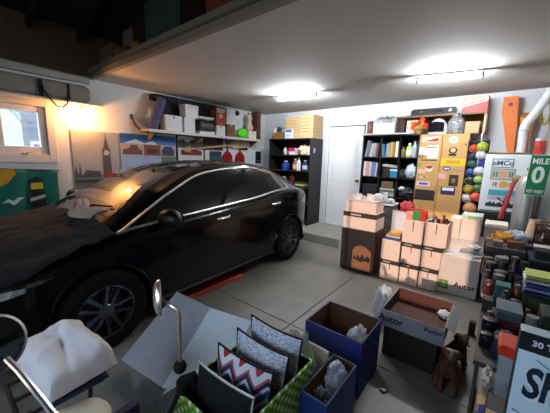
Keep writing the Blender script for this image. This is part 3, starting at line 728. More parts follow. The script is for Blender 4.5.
WH = mat('#dcdcdc', .7, var=.05); GR = mat('#8f8b86', .8, var=.1)
carton('storage_box', 'grey sided white box beside the purple foam roll', 'box', SF - .185, SF, 2.56, 2.86, SZ, SZ + .255, WH, tape=mat('#777', .4) if False else mat('#777777', .4))
carton('storage_box', 'white box under another, near the purple foam roll', 'box', SF - .185, SF, 2.90, 3.12, SZ, SZ + .255, WH)
carton('storage_box', 'white box stacked on another at the top of the long shelf', 'box', SF - .185, SF, 2.93, 3.19, SZ + .255, SZ + .47, mat('#e6e5e4', .7, var=.06), lid=(.06, WH))
t = carton('storage_box', 'low white tray under the grey machine on the long shelf', 'box', SF - .185, SF, 3.22, 3.56, SZ, SZ + .05, WH, lid=(.02, WH))
cn = thing('metal_canister', 'dark grey ribbed canister lying on the low white tray', 'canister', (SF - .10, 3.40, SZ + .054))
MB().lathe([(.0, -.15), (.095, -.15), (.1, -.14), (.1, -.05), (.097, -.045), (.1, -.04), (.1, .05), (.097, .055), (.1, .06), (.1, .14), (.095, .15), (0, .15)], 20, M=Matrix.Translation((0, 0, .1)) @ Matrix.Rotation(PI / 2, 4, 'X')).build('drum', mat('#56504c', .45, .4), cn, smooth=40)
MB().box(-.10, .10, -.02, .02, .195, .215, .004).build('handle', mat('#c6c4c0', .5), cn)
carton('storage_box', 'white flat box lying over the grey canister', 'box', SF - .185, SF - .01, 3.22, 3.54, SZ + .272, SZ + .31, mat('#d6d4d0', .7), lid=(.015, WH))
carton('storage_box', 'small white box under the red patterned carton', 'box', SF - .185, SF, 3.60, 3.82, SZ, SZ + .19, WH, tape=tapem)
rc = carton('patterned_carton', 'red and brown patterned carton on a small white box', 'box', SF - .185, SF, 3.60, 3.82, SZ + .19, SZ + .52, mat('#8d4a35', .7, var=.3, scale=18))
MB().prism(rect(.16, .13), 0, .0015, FX(.0925, 0, .10)).build('red_print', mat('#a02a20', .6), rc); MB().prism(disc(.045, 16), 0, .003, FX(.0925, 0, .18)).build('round_print', mat('#d9a08a', .6), rc); MB().prism(rect(.2, .08), 0, .0015, FX(.0925, 0, .28)).build('pale_print', mat('#b09a90', .6), rc)
carton('storage_box', 'brown box under the white one beside the lime bundle', 'box', SF - .185, SF, 3.86, 4.08, SZ, SZ + .24, mat('#6f4a35', .8), tape=tapem)
carton('storage_box', 'tall white box standing on the brown box', 'box', SF - .185, SF, 3.86, 4.09, SZ + .24, SZ + .53, mat('#d2d6d9', .7), lid=(.03, WH))
carton('storage_box', 'white lidded box right above the lime bundle', 'box', SF - .185, SF - .07, 4.12, 4.36, SZ + .0, SZ + .44, mat('#c9ced2', .7), lid=(.04, WH))
soft('lime_bundle', 'bright lime green crumpled bundle on the long shelf', 'bundle', (SF + .0, 4.29, SZ + .09), (.055, .15, .11), mat('#58d81c', .6, var=.1), 4, .3, 3)
carton('storage_box', 'small white box under the pale vase', 'box', SF - .185, SF, 4.48, 4.72, SZ, SZ + .17, mat('#dcd3c8', .7), tape=tapem)
vz = thing('vase', 'pale gourd shaped vase on a small white box', 'vase', (SF - .10, 4.60, SZ + .172))
MB().lathe([(.05, 0), (.075, .03), (.085, .08), (.05, .15), (.035, .2), (.06, .25), (.065, .29), (.03, .33), (.035, .36), (.0, .36)], 20).build('vase_body', mat('#cdb99c', .4), vz, smooth=60)
MB().lathe([(.036, .35), (.042, .37), (.036, .375)], 16).build('vase_rim', mat('#b08f5e', .4), vz)
carton('wooden_case', 'tall dark brown wooden case at the corner end of the long shelf', 'case', SF - .185, SF + .0, 4.745, 4.86, SZ, SZ + .60, mat('#4f2f20', .6, var=.25, scale=6), band=(.1, .02, mat('#2c1a12', .5)))
nr = thing('tent_roll', 'long navy roll lying behind the boxes on the long shelf', 'roll', (SF - .255, 3.55, SZ + .0))
MB().tube([(.0, -1.1, .53), (.0, -1.0, .535), (.0, .75, .535), (.0, .85, .53)], [.05, .062, .062, .05], 14).build('roll', mat('#12141f', .8), nr, smooth=True)
MB().box(-.02, .03, -1.0, .75, 0.0, .474, .005).build('support_panel', mat('#151417', .8), nr)
for y in (-.6, 0, .5): MB().lathe([(.064, -.015), (.065, 0), (.064, .015)], 16, M=Matrix.Translation((0, y, .535)) @ Matrix.Rotation(PI / 2, 4, 'X')).build('strap', mat('#2c3a6a', .6), nr)

# boxes up on the loft
LZ = HC + .132
def loftbox(label, x0, x1, y0, y1, z1, hexc, **k):
    return carton('stored_carton', label, 'box', x0, x1, y0, y1, LZ, z1, mat(hexc, .8, var=.2, scale=8), **k)
loftbox('grey carton at the wall end of the loft edge', -4.55, -4.15, 1.72, 2.1, LZ + .26, '#7d7a72', tape=tapem)
loftbox('tall pale grey carton on the loft edge', -4.10, -3.80, 1.85, 2.2, LZ + .42, '#88857c', tape=tapem)
loftbox('dark green tall chest on the loft edge', -3.42, -2.72, 1.80, 2.2, LZ + .55, '#3c5a4c')
loftbox('dark brown crate between the pale carton and green chest', -3.76, -3.46, 1.82, 2.2, LZ + .45, '#33251d')
loftbox('black trunk right of the green chest on the loft', -2.68, -2.30, 1.78, 2.2, LZ + .5, '#1d1815')
loftbox('rust coloured carton on the loft edge', -2.24, -1.6, 1.75, 2.2, LZ + .4, '#8a4b26', tape=tapem)
loftbox('grey carton far along the loft edge', -1.5, -.8, 1.75, 2.2, LZ + .4, '#6f6a62', tape=tapem)
for i, (x, hexc, lab) in enumerate(((-3.95, '#b96a2c', 'orange tin on the loft edge nearest the wall'), (-3.70, '#8d3a1c', 'red brown tin among the tins on the loft edge'), (-3.50, '#c98a3e', 'yellow tin on the loft edge before the green chest'))):
    jar('paint_tin', lab, x, 1.74, LZ, .06, .13, mat(hexc, .4), mat('#8a8378', .3, .7), 'tin')
pb = thing('plank', 'pale plank lying along the loft edge', 'plank', (-3.1, 1.71, LZ)); MB().box(-.34, .34, -.03, .03, 0, .035, .004).build('timber', mat('#b08a5c', .7), pb)
MB().box(.30, .341, -.031, .031, -.0, .036, .003).build('painted_end', mat('#8a3f20', .7), pb)
# ------------------------------------------------------------------ far wall: corner shelving, bookcase, cabinet, fridge
blk = mat('#17181a', .5, var=.1)
su = thing('corner_shelving', 'black open shelving unit in the far corner behind the car', 'shelving', (-3.56, 5.13, .16))
MB().box(-.54, -.515, -.24, .24, 0, 1.76, .003).build('side_panel', blk, su); MB().box(.515, .54, -.24, .24, 0, 1.76, .003).build('side_panel', blk, su)
MB().box(-.54, .54, -.24, .24, 1.76, 1.785, .003).build('top_panel', blk, su); MB().box(-.515, .515, .225, .235, 0, 1.76).build('rear_panel', mat('#0e0e0f', .7), su)
for z in (.06, .42, .76, 1.10, 1.43): MB().box(-.515, .515, -.235, .225, z, z + .022, .002).build('shelf_board', blk, su)
stk = MB().prism([(-.03, -.05), (.03, -.05), (.035, .02), (0, .05), (-.03, .03)], 0, .002, FX(.54, -.1, 1.55)).build('sticker', mat('#e3e6e8', .5), su)
# things on it (shelf tops at .16 + z + .022)
s1, s2, s3 = .16 + 1.43 + .023, .16 + 1.10 + .023, .16 + .76 + .023
def sbt(lab, x, z, r, h, c, cap, **k): return bottle('bottle', lab, x, 4.99, z, r, h, mat(c, .35), mat(cap, .4), group='bottles on the corner shelving', **k)
sbt('small white pot on the top corner shelf', -3.72, s1, .04, .16, '#cfd3d6', '#9aa3a8')
bx1 = carton('supply_box', 'white and magenta box on the top corner shelf', 'box', -3.60, -3.44, 4.94, 5.1, s1, s1 + .14, mat('#e6e0e2', .6)); MB().box(-.081, .081, -.082, -.080, .07, .14).build('magenta_print', mat('#b0285c', .5), bx1)
soft('glove_bundle', 'pile of cream gloves on the top corner shelf', 'gloves', (-3.24, 5.0, s1 + .085), (.13, .08, .10), mat('#d8c6a2', .8, var=.2), 8, .5, 4)
sbt('white spray bottle lying in front of the cream gloves', -3.11, s1, .035, .19, '#e2e5e8', '#e2e5e8')
sbt('blue jug with white cap on the middle corner shelf', -3.70, s2, .085, .20, '#1f3f9a', '#e4e4e4')
sbt('brown bottle with white cap on the middle corner shelf', -3.45, s2, .05, .25, '#8d5a3a', '#e8e6e2', labm=mat('#d9b9a5', .6))
sbt('white flask on the middle corner shelf', -3.36, s2, .045, .27, '#dfe3e6', '#c9cdd0')
sbt('dark blue flask at the side of the middle corner shelf', -3.20, s2, .06, .22, '#26385e', '#cfd6de', labm=mat('#c5d0dc', .6))
sbt('dark red bottle on the lower corner shelf', -3.52, s3, .06, .26, '#5d1f1c', '#22120f')
sbt('grey bottle on the lower corner shelf', -3.72, s3, .05, .20, '#8a8d90', '#d0d2d4')
carton('supply_box', 'green printed box on the lower corner shelf', 'box', -3.42, -3.18, 4.96, 5.12, s3, s3 + .10, mat('#3e4a32', .6), band=(.3, .03, mat('#b9c76a', .5)))
carton('supply_box', 'orange brown carton on the step beside the corner shelving', 'box', -3.30, -3.12, 4.60, 4.76, .16, .37, mat('#a5693e', .8), tape=tapem)
# slatted crates and bits on top of the unit
UT = .16 + 1.785 + .001
woodc = mat('#d6b684', .6, var=.12, scale=9)
def slat_crate(label, x0, x1, y0, y1, z0, h, n):
    t, hx, hy = wthing('slatted_crate', label, 'crate', x0, x1, y0, y1, z0, 'pale slatted crates on the corner shelving')
    for k in range(n):
        za = h * k / n + .004; zb_ = h * (k + 1) / n - .004
        MB().box(-hx, hx, -hy, -hy + .012, za, zb_, .002).build('slat', woodc, t); MB().box(hx - .012, hx, -hy + .012, hy, za, zb_, .002).build('slat', woodc, t)
        MB().box(-hx, hx - .012, hy - .012, hy, za, zb_, .002).build('slat', woodc, t); MB().box(-hx, -hx + .012, -hy + .012, hy - .012, za, zb_, .002).build('slat', woodc, t)
    for a in (-1, 1):
        for b in (-1, 1): MB().box(a * hx * .9 - .012, a * hx * .9 + .012, b * hy * .85 - .012, b * hy * .85 + .012, 0, h, .002).build('corner_post', woodc, t)
    MB().box(-hx + .012, hx - .012, -hy + .012, hy - .012, .0, .012).build('bottom', woodc, t)
    MB().box(-hx + .002, hx - .002, -hy + .002, hy - .002, h, h + .012, .002).build('lid', woodc, t)
slat_crate('pale slatted wooden crate beside the door on the corner shelving', -3.34, -3.03, 4.95, 5.34, UT, .45, 7)
slat_crate('pale slatted wooden crate in the middle of the corner shelving top', -3.72, -3.36, 4.97, 5.34, UT, .42, 7)
bb = carton('cereal_box', 'white and blue box before the pale slatted crate', 'box', -3.70, -3.50, 4.915, 4.955, UT, UT + .19, mat('#dfe4ea', .6))
MB().box(-.08, .08, -.0225, -.0205, .13, .18).build('blue_print', mat('#2a6fc0', .5), bb); MB().box(-.07, .07, -.0225, -.0205, .05, .07).build('lettering_print', mat('#9bb4c8', .5), bb)
wc = open_box('wooden_crate', 'brown wooden crate of odds and ends at the corner end', 'crate', -4.08, -3.76, 4.95, 5.3, UT, UT + .14, mat('#8a6440', .7), mat('#5a3d26', .8))[0]
for i, (dx, dz, c, lab) in enumerate(((-.12, .02, '#d9d6cf', 'white ball of cord in the brown crate'), (-.02, .04, '#3c3a38', 'black ball of cord in the brown crate'), (.08, .03, '#b5a99a', 'beige ball of cord in the brown crate'))):
    soft('cord_bundle', lab, 'cord', (-3.92 + dx, 5.02 + .03 * i, UT + .11 + dz), (.075, .07, .095), mat(c, .8), 20 + i, .6, 5)
bl2 = thing('plank_stack', 'dark plank laid over the brown crate', 'plank', (-3.90, 5.14, UT + .142)); MB().box(-.14, .16, -.05, .05, .028, .05, .003).build('timber', darkm, bl2); MB().box(-.13, -.10, -.05, .05, 0, .028, .003).build('batten', darkm, bl2); MB().box(.10, .13, -.05, .05, 0, .028, .003).build('batten', darkm, bl2)

# bookcase
bc = thing('bookcase', 'black bookcase of three columns beside the white door', 'bookcase', (-1.545, 5.2, 0))
bkm = mat('#100f10', .5, var=.1)
BX = (-.475, -.145, .165, .465)
for x in (-.475, .449): MB().box(x, x + .018, -.16, .165, 0, 1.95, .002).build('side_panel', bkm, bc)
for x in (-.154, .156): MB().box(x, x + .018, -.155, .155, .05, 1.93, .002).build('divider', bkm, bc)
for xa, xb in ((-.457, -.154), (-.136, .156), (.174, .449)):
    for z in (.05, .40, .56, .90, 1.24, 1.585): MB().box(xa, xb, -.155, .155, z, z + .018, .002).build('shelf_board', bkm, bc)
MB().box(-.48, .472, -.165, .165, 1.95, 1.97, .002).build('top_panel', bkm, bc)
MB().box(-.457, .449, .155, .163, .05, 1.95).build('rear_panel', mat('#0b0b0c', .8), bc)
r1, r2, r3, r4 = 1.604, 1.259, .919, .579
def books(x, z, lst, grp):
    for (w_, h, c, lab, ln) in lst:
        book('binder', lab, x, x + w_, 5.06, 5.28, z, z + h, mat(c, .6, var=.08), lean=ln, group=grp)
        x += w_ + .003 + abs(ln) * .02
G1 = 'books in the bookcase'
books(-1.985, r1, [(.05, .29, '#6d7686', 'slate blue binder leaning at the end of the top shelf', .16), (.035, .25, '#7d8590', 'grey binder second on the top shelf', .16), (.03, .23, '#e0dedb', 'white book leaning third on the top shelf', .14), (.05, .24, '#9fa3aa', 'pale grey binder in the first top column', .12), (.02, .23, '#c98f6a', 'thin salmon book on the top shelf', .10), (.03, .24, '#4d4443', 'dark brown book on the top shelf', .10)], G1)
books(-1.675, r1, [(.055, .22, '#54707d', 'teal grey book opening the middle top column', -.06), (.05, .23, '#7fa0b2', 'light blue book in the middle top column', .05), (.02, .24, '#d8dbd8', 'thin white book in the middle top column', 0), (.05, .25, '#d3a93c', 'yellow book in the middle top column', 0), (.03, .24, '#b58b3a', 'ochre book in the middle top column', 0), (.05, .26, '#e5e3de', 'broad white book in the middle top column', 0)], G1)
books(-1.985, r2, [(.045, .26, '#d8dbe2', 'white book on the second shelf by the door', .03), (.05, .26, '#dfa58c', 'salmon book on the second shelf', .03), (.05, .25, '#c6c3cc', 'lilac grey book on the second shelf', .03), (.05, .25, '#6f86b8', 'blue book on the second shelf', .05), (.04, .24, '#b6a9c0', 'mauve book ending the second shelf row', .06)], G1)
bottle('shelf_bottle', 'brown jar like bottle on the top bookcase shelf', -1.33, 5.09, r1, .035, .17, mat('#7a6a3a', .4), mat('#8a7c4a', .4))
bottle('shelf_bottle', 'lime and white bottle on the top bookcase shelf', -1.24, 5.09, r1, .045, .23, mat('#a9d36a', .4), mat('#e8eae4', .4), mat('#e6f0dc', .5))
bottle('shelf_bottle', 'clear grey bottle beside the lime bottle', -1.16, 5.09, r1, .04, .26, mat('#aab2ba', .2), mat('#7d858c', .4))
bottle('shelf_bottle', 'clear grey bottle farthest from the door on the top shelf', -1.115, 5.16, r1, .03, .28, mat('#9fa8b4', .2), mat('#7d858c', .4))
rl = thing('paper_roll', 'grey rolled paper lying on the second bookcase shelf', 'roll', (-1.53, 5.12, r2)); MB().tube([(-.13, 0, .20), (.13, .03, .17)], .03, 12).build('paper', mat('#b8b2a8', .7), rl, smooth=40)
MB().box(-.13, .13, .0, .12, 0, .15, .003).build('box_under', mat('#2d2622', .6), rl)
tb = carton('tissue_box', 'turquoise box on the second bookcase shelf', 'box', -1.50, -1.385, 5.045, 5.11, r2, r2 + .14, mat('#1b7fa8', .5)); MB().box(-.06, .06, -.034, -.03, .11, .138).build('white_print', mat('#e2eaee', .5), tb)
soft('paper_wad', 'crumpled white paper on the second bookcase shelf', 'paper', (-1.18, 5.12, r2 + .10), (.09, .08, .12), mat('#cdd6e2', .8), 31, .5, 4)
soft('dark_bundle', 'dark green bundle beside the crumpled paper', 'bundle', (-1.32, 5.12, r2 + .06), (.06, .07, .075), mat('#343c34', .8, var=.4), 32, .5, 4)
for i in range(5): book('magazine', ('pale green', 'cream', 'grey', 'olive', 'white')[i] + ' magazine in the flat pile on the third shelf', -1.66 + .01 * (i % 2), -1.41, 5.06, 5.27, r3 + i * .028, r3 + .027 + i * .028, mat(('#a9b39a', '#d0c8b0', '#8f8f8a', '#777a55', '#cfd2cf')[i], .6), spine='flat', group='flat magazines in the bookcase')
carton('shelf_box', 'brown box on the flat pile of magazines', 'box', -1.64, -1.44, 5.07, 5.25, r3 + .142, r3 + .26, mat('#6a5238', .7), tape=tapem)
carton('shelf_box', 'black box on the third shelf by the door', 'box', -1.97, -1.72, 5.07, 5.3, r3, r3 + .2, mat('#151414', .6), band=(.5, .02, mat('#2a2828', .5)))
soft('cable_bundle', 'dark cable bundle on the third shelf near the tan cabinet', 'cable', (-1.23, 5.11, r3 + .08), (.12, .07, .10), mat('#23242e', .6, var=.4), 35, .6, 5)
soft('white_cloth', 'small white cloth on the dark cable bundle', 'cloth', (-1.29, 5.06, r3 + .16), (.05, .04, .03), mat('#d5d8de', .8), 36, .5, 4)
for i, x in enumerate((-1.9, -1.62, -1.45, -1.22)):
    carton('shelf_box', ('navy', 'grey', 'maroon', 'charcoal')[i] + ' box low in the bookcase', 'box', x - .06, x + .07, 5.07, 5.26, r4, r4 + .2, mat(('#1f2638', '#77797c', '#4a1f22', '#2a2b2d')[i], .6), band=(.4, .03, mat('#b5b2ab', .5)))
BT = 1.971
# on top of the bookcase
carton('white_tray_box', 'white box with a raised lid on the bookcase', 'box', -1.86, -1.50, 5.06, 5.3, BT + .025, BT + .20, whitebx, lid=(.03, whitebx))
bb_ = thing('white_board', 'white plank lying along the bookcase top', 'plank', (-1.58, 5.06, BT)); MB().box(-.45, .38, -.10, .27, 0, .024, .004).build('timber', mat('#dcdcdc', .6), bb_); MB().box(-.45, .38, -.104, -.1, .002, .022).build('edge_strip', mat('#b9b9b9', .5), bb_)
jar('candle_jar', 'brown glass jar at the door end of the bookcase top', -1.93, 5.10, BT + .025, .05, .22, mat('#6d3a22', .3), mat('#3c2216', .4))
# leafy plant behind the white box
pt = thing('potted_plant', 'trailing grey green plant on the bookcase behind the white box', 'plant', (-1.70, 5.28, BT + .202))
MB().lathe([(.05, 0), (.07, .06), (.072, .08), (.06, .08), (.055, .06)], 14).build('pot', mat('#b5b9b4', .6), pt)
for k in range(34):
    a = random.uniform(0, 2 * PI); l = random.uniform(.08, .24); h = random.uniform(.04, .10)
    p = Vector((0, -.02, .08)); q = Vector((math.cos(a) * l, min(.07, math.sin(a) * .12 - .03), .06 + h - l * .15))
    s_ = Vector((-(q - p).y, (q - p).x, 0)); s_ = (s_.normalized() if s_.length > 1e-5 else Vector((1, 0, 0))) * .014
    md = p.lerp(q, .6) + Vector((0, 0, .02))
    MB().add([p, md + s_, q, md - s_, md + Vector((0, 0, -.004))], [(0, 1, 4), (1, 2, 4), (2, 3, 4), (3, 0, 4), (0, 3, 2, 1)]).build('leaf', mat(random.choice(('#8fa08e', '#6f8a72', '#a9b4aa')), .6), pt)
wk = open_box('wicker_box', 'dark wooden box with cream card on the bookcase', 'box', -1.47, -1.36, 5.1, 5.3, BT + .025, BT + .29, mat('#3a2417', .7), mat('#24160e', .8))[0]
carton('display_box', 'cream and brown display box behind the flowers', 'box', -1.34, -1.16, 5.16, 5.3, BT + .025, BT + .25, mat('#e4ddcf', .6), lid=(.02, mat('#6b4c2c', .6)))
fl_ = thing('flower_bunch', 'bunch of red and yellow artificial flowers on the bookcase', 'flowers', (-1.13, 5.10, BT))
MB().lathe([(.05, .024 - .024), (.06, .05), (.05, .08), (.0, .08)], 14).build('pot', mat('#8a6a3c', .6), fl_)
fc = ['#c02418', '#d8481e', '#d8a52a', '#b01c1c', '#cf7d22', '#8f9a3a']
for k in range(22):
    a = random.uniform(0, 2 * PI); rr = random.uniform(.02, .13); z = .08 + random.uniform(0, .17)
    c = (rr * math.cos(a), -abs(rr * math.sin(a)) * .5, z); m = mat(random.choice(fc), .6)
    bl_ = MB().ball(c, .022, 8, 5)
    for j in range(6):
        b = j * PI / 3; d = Vector((math.cos(b), -.35, math.sin(b))) * .035
        bl_.add([Vector(c), Vector(c) + d + Vector((d.z, 0, -d.x)) * .35, Vector(c) + d * 1.15, Vector(c) + d - Vector((d.z, 0, -d.x)) * .35], [(0, 1, 2, 3)])
    bl_.build('flower_head', m, fl_)
    MB().tube([(0, 0, .06), c], .003, 5).build('stem', mat('#4f6a35', .7), fl_)

# tan cabinet covered in stickers
tc_ = thing('cabinet', 'tall tan two door cabinet covered in stickers', 'cabinet', (-.755, 5.17, 0))
tan = mat('#c79a5c', .5, var=.07, scale=5)
MB().box(-.31, .335, -.165, .18, .0, 1.96, .004).build('carcass', mat('#a97e48', .6), tc_)
MB().box(-.315, -.006, -.185, -.166, .12, 1.955, .004).build('door', tan, tc_); d2 = MB().box(.006, .335, -.185, -.166, .12, 1.955, .004).build('door', tan, tc_)
FY = -.1855
def sticker(pts, x, z, c, rot=0.0, nm='sticker', k=0): MB().prism(pts, 0, .0012 + .0006 * k, FR(x, FY, z, rot)).build(nm, mat(c, .45), tc_)
sticker(rect(.24, .075), -.16, 1.88, '#e8e0d6'); sticker([(-.115, -.03), (.10, -.03), (.115, .032), (.0, .0)], -.16, 1.88, '#b32a20', 0, k=1)
sticker(rect(.13, .12), -.245, 1.705, '#e9e6de'); sticker(rect(.15, .20), -.115, 1.69, '#ece7dd', .04); sticker(rect(.16, .012), -.13, 1.76, '#222222', .06, k=1)
sticker(disc(.03, 14), -.275, 1.625, '#333333'); sticker(disc(.014, 12), -.275, 1.625, '#d8c08a', k=1); sticker(rect(.22, .018), -.16, 1.565, '#3a352c')
sticker(disc(.024, 14), -.285, 1.49, '#2a2a22'); sticker(disc(.016, 12), -.285, 1.49, '#c8c03a', k=1)
sticker(disc(.055, 18), -.14, 1.44, '#d8d2ce'); sticker(disc(.048, 14, 0, .02, .025), -.14, 1.44, '#c02a1c', k=1); sticker(rect(.12, .06), -.245, 1.39, '#e3b9a5'); 
sticker(rect(.12, .03), -.20, 1.30, '#d9bfa2', .1); sticker(rect(.05, .018), -.19, 1.30, '#8f2a3a', .1, k=1); sticker(rect(.19, .07), -.20, 1.195, '#d6cfe2'); sticker(rect(.13, .035), -.20, 1.195, '#5a4a9a', k=1)
MB().box(-.305, -.02, FY - .006, FY, .935, 1.10, .002).build('black_panel', mat('#25231d', .4, var=.4, scale=30), tc_)
sticker(disc(.06, 18, 0, 0, .05), .14, 1.87, '#b9d8d6'); sticker(disc(.035, 14, 0, 0, .03), .14, 1.87, '#8fc0c8', k=1)
sticker(disc(.055, 16, 0, 0, .05), .15, 1.715, '#22201c'); sticker(disc(.035, 12), .15, 1.72, '#d8b47a', k=1); sticker(rect(.10, .03), .15, 1.65, '#22201c', k=1)
sticker(rect(.325, .105), .17, 1.545, '#e8c01a'); sticker(rect(.18, .05), .17, 1.545, '#c79a20', 0, k=1)
sticker(disc(.055, 16, 0, 0, .035), .10, 1.445, '#4a3f8a'); sticker(rect(.07, .02), .10, 1.445, '#e3dde8', k=1); sticker(rect(.13, .022), .24, 1.425, '#8f8a80', -.1)
sticker(rect(.11, .08), .05, 1.33, '#e8a9ac'); sticker(rect(.12, .17), .205, 1.27, '#2c2118'); sticker(disc(.03, 14, 0, 0, .04), .205, 1.27, '#8a6a3c', k=1)
sticker(rect(.19, .12), .15, 1.11, '#2a2348'); sticker(rect(.15, .045), .15, 1.135, '#e6e2e8', k=1); sticker(rect(.02, .04), .30, 1.80, '#55504a', .4)
for x in (-.03, .03): MB().tube([(x, FY, 1.18), (x, FY - .02, 1.17), (x, FY - .02, 1.09), (x, FY, 1.08)], .004, 6).build('door_pull', mat('#9a7a44', .3, .7), tc_)
CT = 1.961
hm = thing('helmet', 'white open face helmet on the tan cabinet', 'helmet', (-.86, 5.10, CT))
def helf(a, b):
    an = 2 * PI * a; ph = PI * .5 * b * 1.25 - PI * .12
    return (.135 * math.cos(ph) * math.cos(an), .155 * math.cos(ph) * math.sin(an), .055 + .19 * max(0, math.sin(ph)) if ph > 0 else .055 + .14 * math.sin(ph) * 1.2)
MB().grid(helf, 28, 14, closed_u=True).build('shell', mat('#eceded', .25, coat=.6), hm, smooth=60)
MB().grid(lambda a, b: ((-.105 + .21 * a) * 1.0, -.15 - .012 * math.sin(PI * a) , .03 + .13 * b + .02 * math.sin(PI * a) * b), 12, 6).build('visor', mat('#121214', .1, coat=1.0), hm, smooth=True)
gj = thing('glass_jar', 'large glass jar of mixed trinkets on the tan cabinet', 'jar', (-.625, 5.10, CT))
MB().lathe([(.09, 0), (.105, .02), (.108, .18), (.085, .225), (.07, .235), (.07, .26)], 24).build('jar_body', mat('#c4cdd0', .05, alpha=.35, var=0, spec=.9), gj, smooth=50)
MB().lathe([(.075, .255), (.078, .285), (.02, .295), (.02, .325), (0, .33)], 18).build('lid', mat('#aeb4b6', .2, .8), gj, smooth=40)
for k in range(16):
    a = random.uniform(0, 6.3); rr = random.uniform(.01, .065)
    MB().lump((rr * math.cos(a), rr * math.sin(a), .04 + .011 * k * .85), (.026, .026, .026), k, .5, 3, 8, 6).build('trinket', mat(random.choice(('#b5523a', '#8a8f96', '#d8d3c6', '#3f4a52', '#c79a6a')), .5), gj)
carton('cardboard_box', 'small cardboard box beside the glass jar', 'box', -.50, -.33, 5.03, 5.2, CT, CT + .17, mat('#caa57a', .85), tape=tapem)
# upper wall shelf with a case and a red box
us_ = thing('upper_shelf', 'short brown shelf with an upright end over the tan cabinet', 'shelf', (-.88, 5.2, 2.235))
MB().box(-.60, .62, -.14, .175, 0, .03, .003).build('board', mat('#7d5a3c', .6), us_)
MB().box(.59, .62, -.14, .175, -.27, 0, .003).build('end_panel', mat('#c9b394', .6), us_); MB().box(-.60, -.57, -.13, .175, -.265, 0, .003).build('end_panel', mat('#4a3220', .6), us_)
MB().box(-.6, .62, .165, .175, -.26, 0).build('rear_panel', mat('#6b4a33', .7), us_)
ck = thing('tool_case', 'long black tool case on the upper shelf', 'case', (-.92, 5.2, 2.266))
MB().hexa([(-.33, -.12, 0), (.30, -.12, 0), (.30, .12, 0), (-.33, .12, 0)], [(-.33, -.10, .10), (.26, -.10, .10), (.26, .10, .10), (-.33, .10, .10)]).build('case_body', mat('#26282a', .5), ck)
MB().tube([(-.02, -.115, .05), (-.02, -.14, .055), (.1, -.14, .055), (.1, -.115, .05)], .008, 6).build('handle', darkm, ck)
MB().box(-.36, -.33, -.09, .09, .01, .09, .01).build('end_cap', mat('#3a3d40', .4), ck)
for x in (-.2, .2): MB().box(x - .02, x + .02, -.124, -.11, .03, .07, .003).build('latch', mat('#6d7073', .3, .8), ck)
rb = carton('red_white_box', 'red and white box at the end of the upper shelf', 'box', -.57, -.27, 5.06, 5.32, 2.266, 2.485, mat('#cf9a8a', .6))
MB().prism([(-.15, -.02), (.15, .05), (.15, .10), (-.15, .03)], 0, .0015, FR(0, -.13, .09)).build('white_band', mat('#eae4de', .5), rb); MB().prism([(-.15, -.108), (.15, -.108), (.15, .04), (-.15, -.03)], 0, .0012, FR(0, -.13, .11)).build('red_print', mat('#bf3a2a', .5), rb)
MB().prism([(-.11, .005), (.11, .055), (.11, .075), (-.11, .025)], 0, .003, FR(0, -.13, .09)).build('lettering_band', mat('#c0503c', .5), rb)

# ball rack between cabinet and fridge
br = thing('ball_rack', 'tall black wire ball rack between the cabinet and the fridge', 'rack', (-.30, 5.0, 0))
for x in (-.115, .115):
    for y in (-.1, .12): MB().tube([(x, y, 0), (x, y, 1.86)], .007, 6).build('upright', darkm, br)
for z in (.28, .80, 1.0, 1.2, 1.4, 1.6, 1.84):
    MB().tube([(-.115, -.1, z), (.115, -.1, z), (.115, .12, z), (-.115, .12, z)], .005, 5, closed=True).build('hoop', darkm, br)
MB().box(-.12, .12, .12, .13, .1, 1.85, .002).build('rear_panel', mat('#1a1713', .8), br)
MB().tube([(.02, -.105, 1.5), (.03, -.11, 1.84), (.03, -.105, 1.96)], .006, 6).build('hanging_hook', chrome, br)
for z in (.28, .80): MB().box(-.115, .115, -.1, .12, z - .012, z, .002).build('tray', darkm, br)
cols = [('#c98a5c', 'tan leather', .085, 0, .885, -.02), ('#c9c4be', 'pale grey', .075, -.05, 1.03, .02), ('#c9553a', 'coral red', .07, .045, 1.055, -.03), ('#c2a53a', 'mustard', .065, -.05, 1.165, -.02), ('#3f7a4a', 'dark green', .065, .05, 1.19, .0), ('#22302c', 'black green', .065, -.045, 1.29, -.02), ('#9fb56a', 'lime striped', .06, .05, 1.305, -.03), ('#1f3f8a', 'royal blue', .065, -.05, 1.41, .0), ('#c9cbd2', 'white', .068, .045, 1.425, -.03), ('#2a4f46', 'teal', .062, -.05, 1.525, -.02), ('#3a3f9a', 'violet', .06, .045, 1.54, .0), ('#dfe0e2', 'white and red', .062, .04, 1.65, -.03), ('#1c2a3a', 'navy', .06, -.05, 1.635, .0), ('#b8431f', 'orange red', .06, -.05, 1.745, -.02), ('#9db52a', 'yellow green', .07, .045, 1.765, -.03), ('#b0392a', 'brick red', .07, -.04, .36, 0), ('#d0d0cc', 'dusty white', .07, .05, .36, 0)]
for i, (c, nm, r, dx, z, dy) in enumerate(cols):
    t = thing('ball', nm + ' ball in the wire ball rack', 'ball', (-.30 + dx, 4.99 + dy, z - r), 0, 'balls in the wire rack')
    MB().ball((0, 0, r), r, 18, 12).build('ball_skin', mat(c, .4, var=.2, scale=20), t, smooth=True)
    MB().tube([(r * 1.002 * math.cos(a), r * 1.002 * math.sin(a) * .5, r + r * 1.002 * math.sin(a) * .866) for a in [2 * PI * k / 20 for k in range(20)]], r * .05, 5, closed=True).build('seam', mat('#d8d5cc' if i % 3 else '#26231f', .5), t)

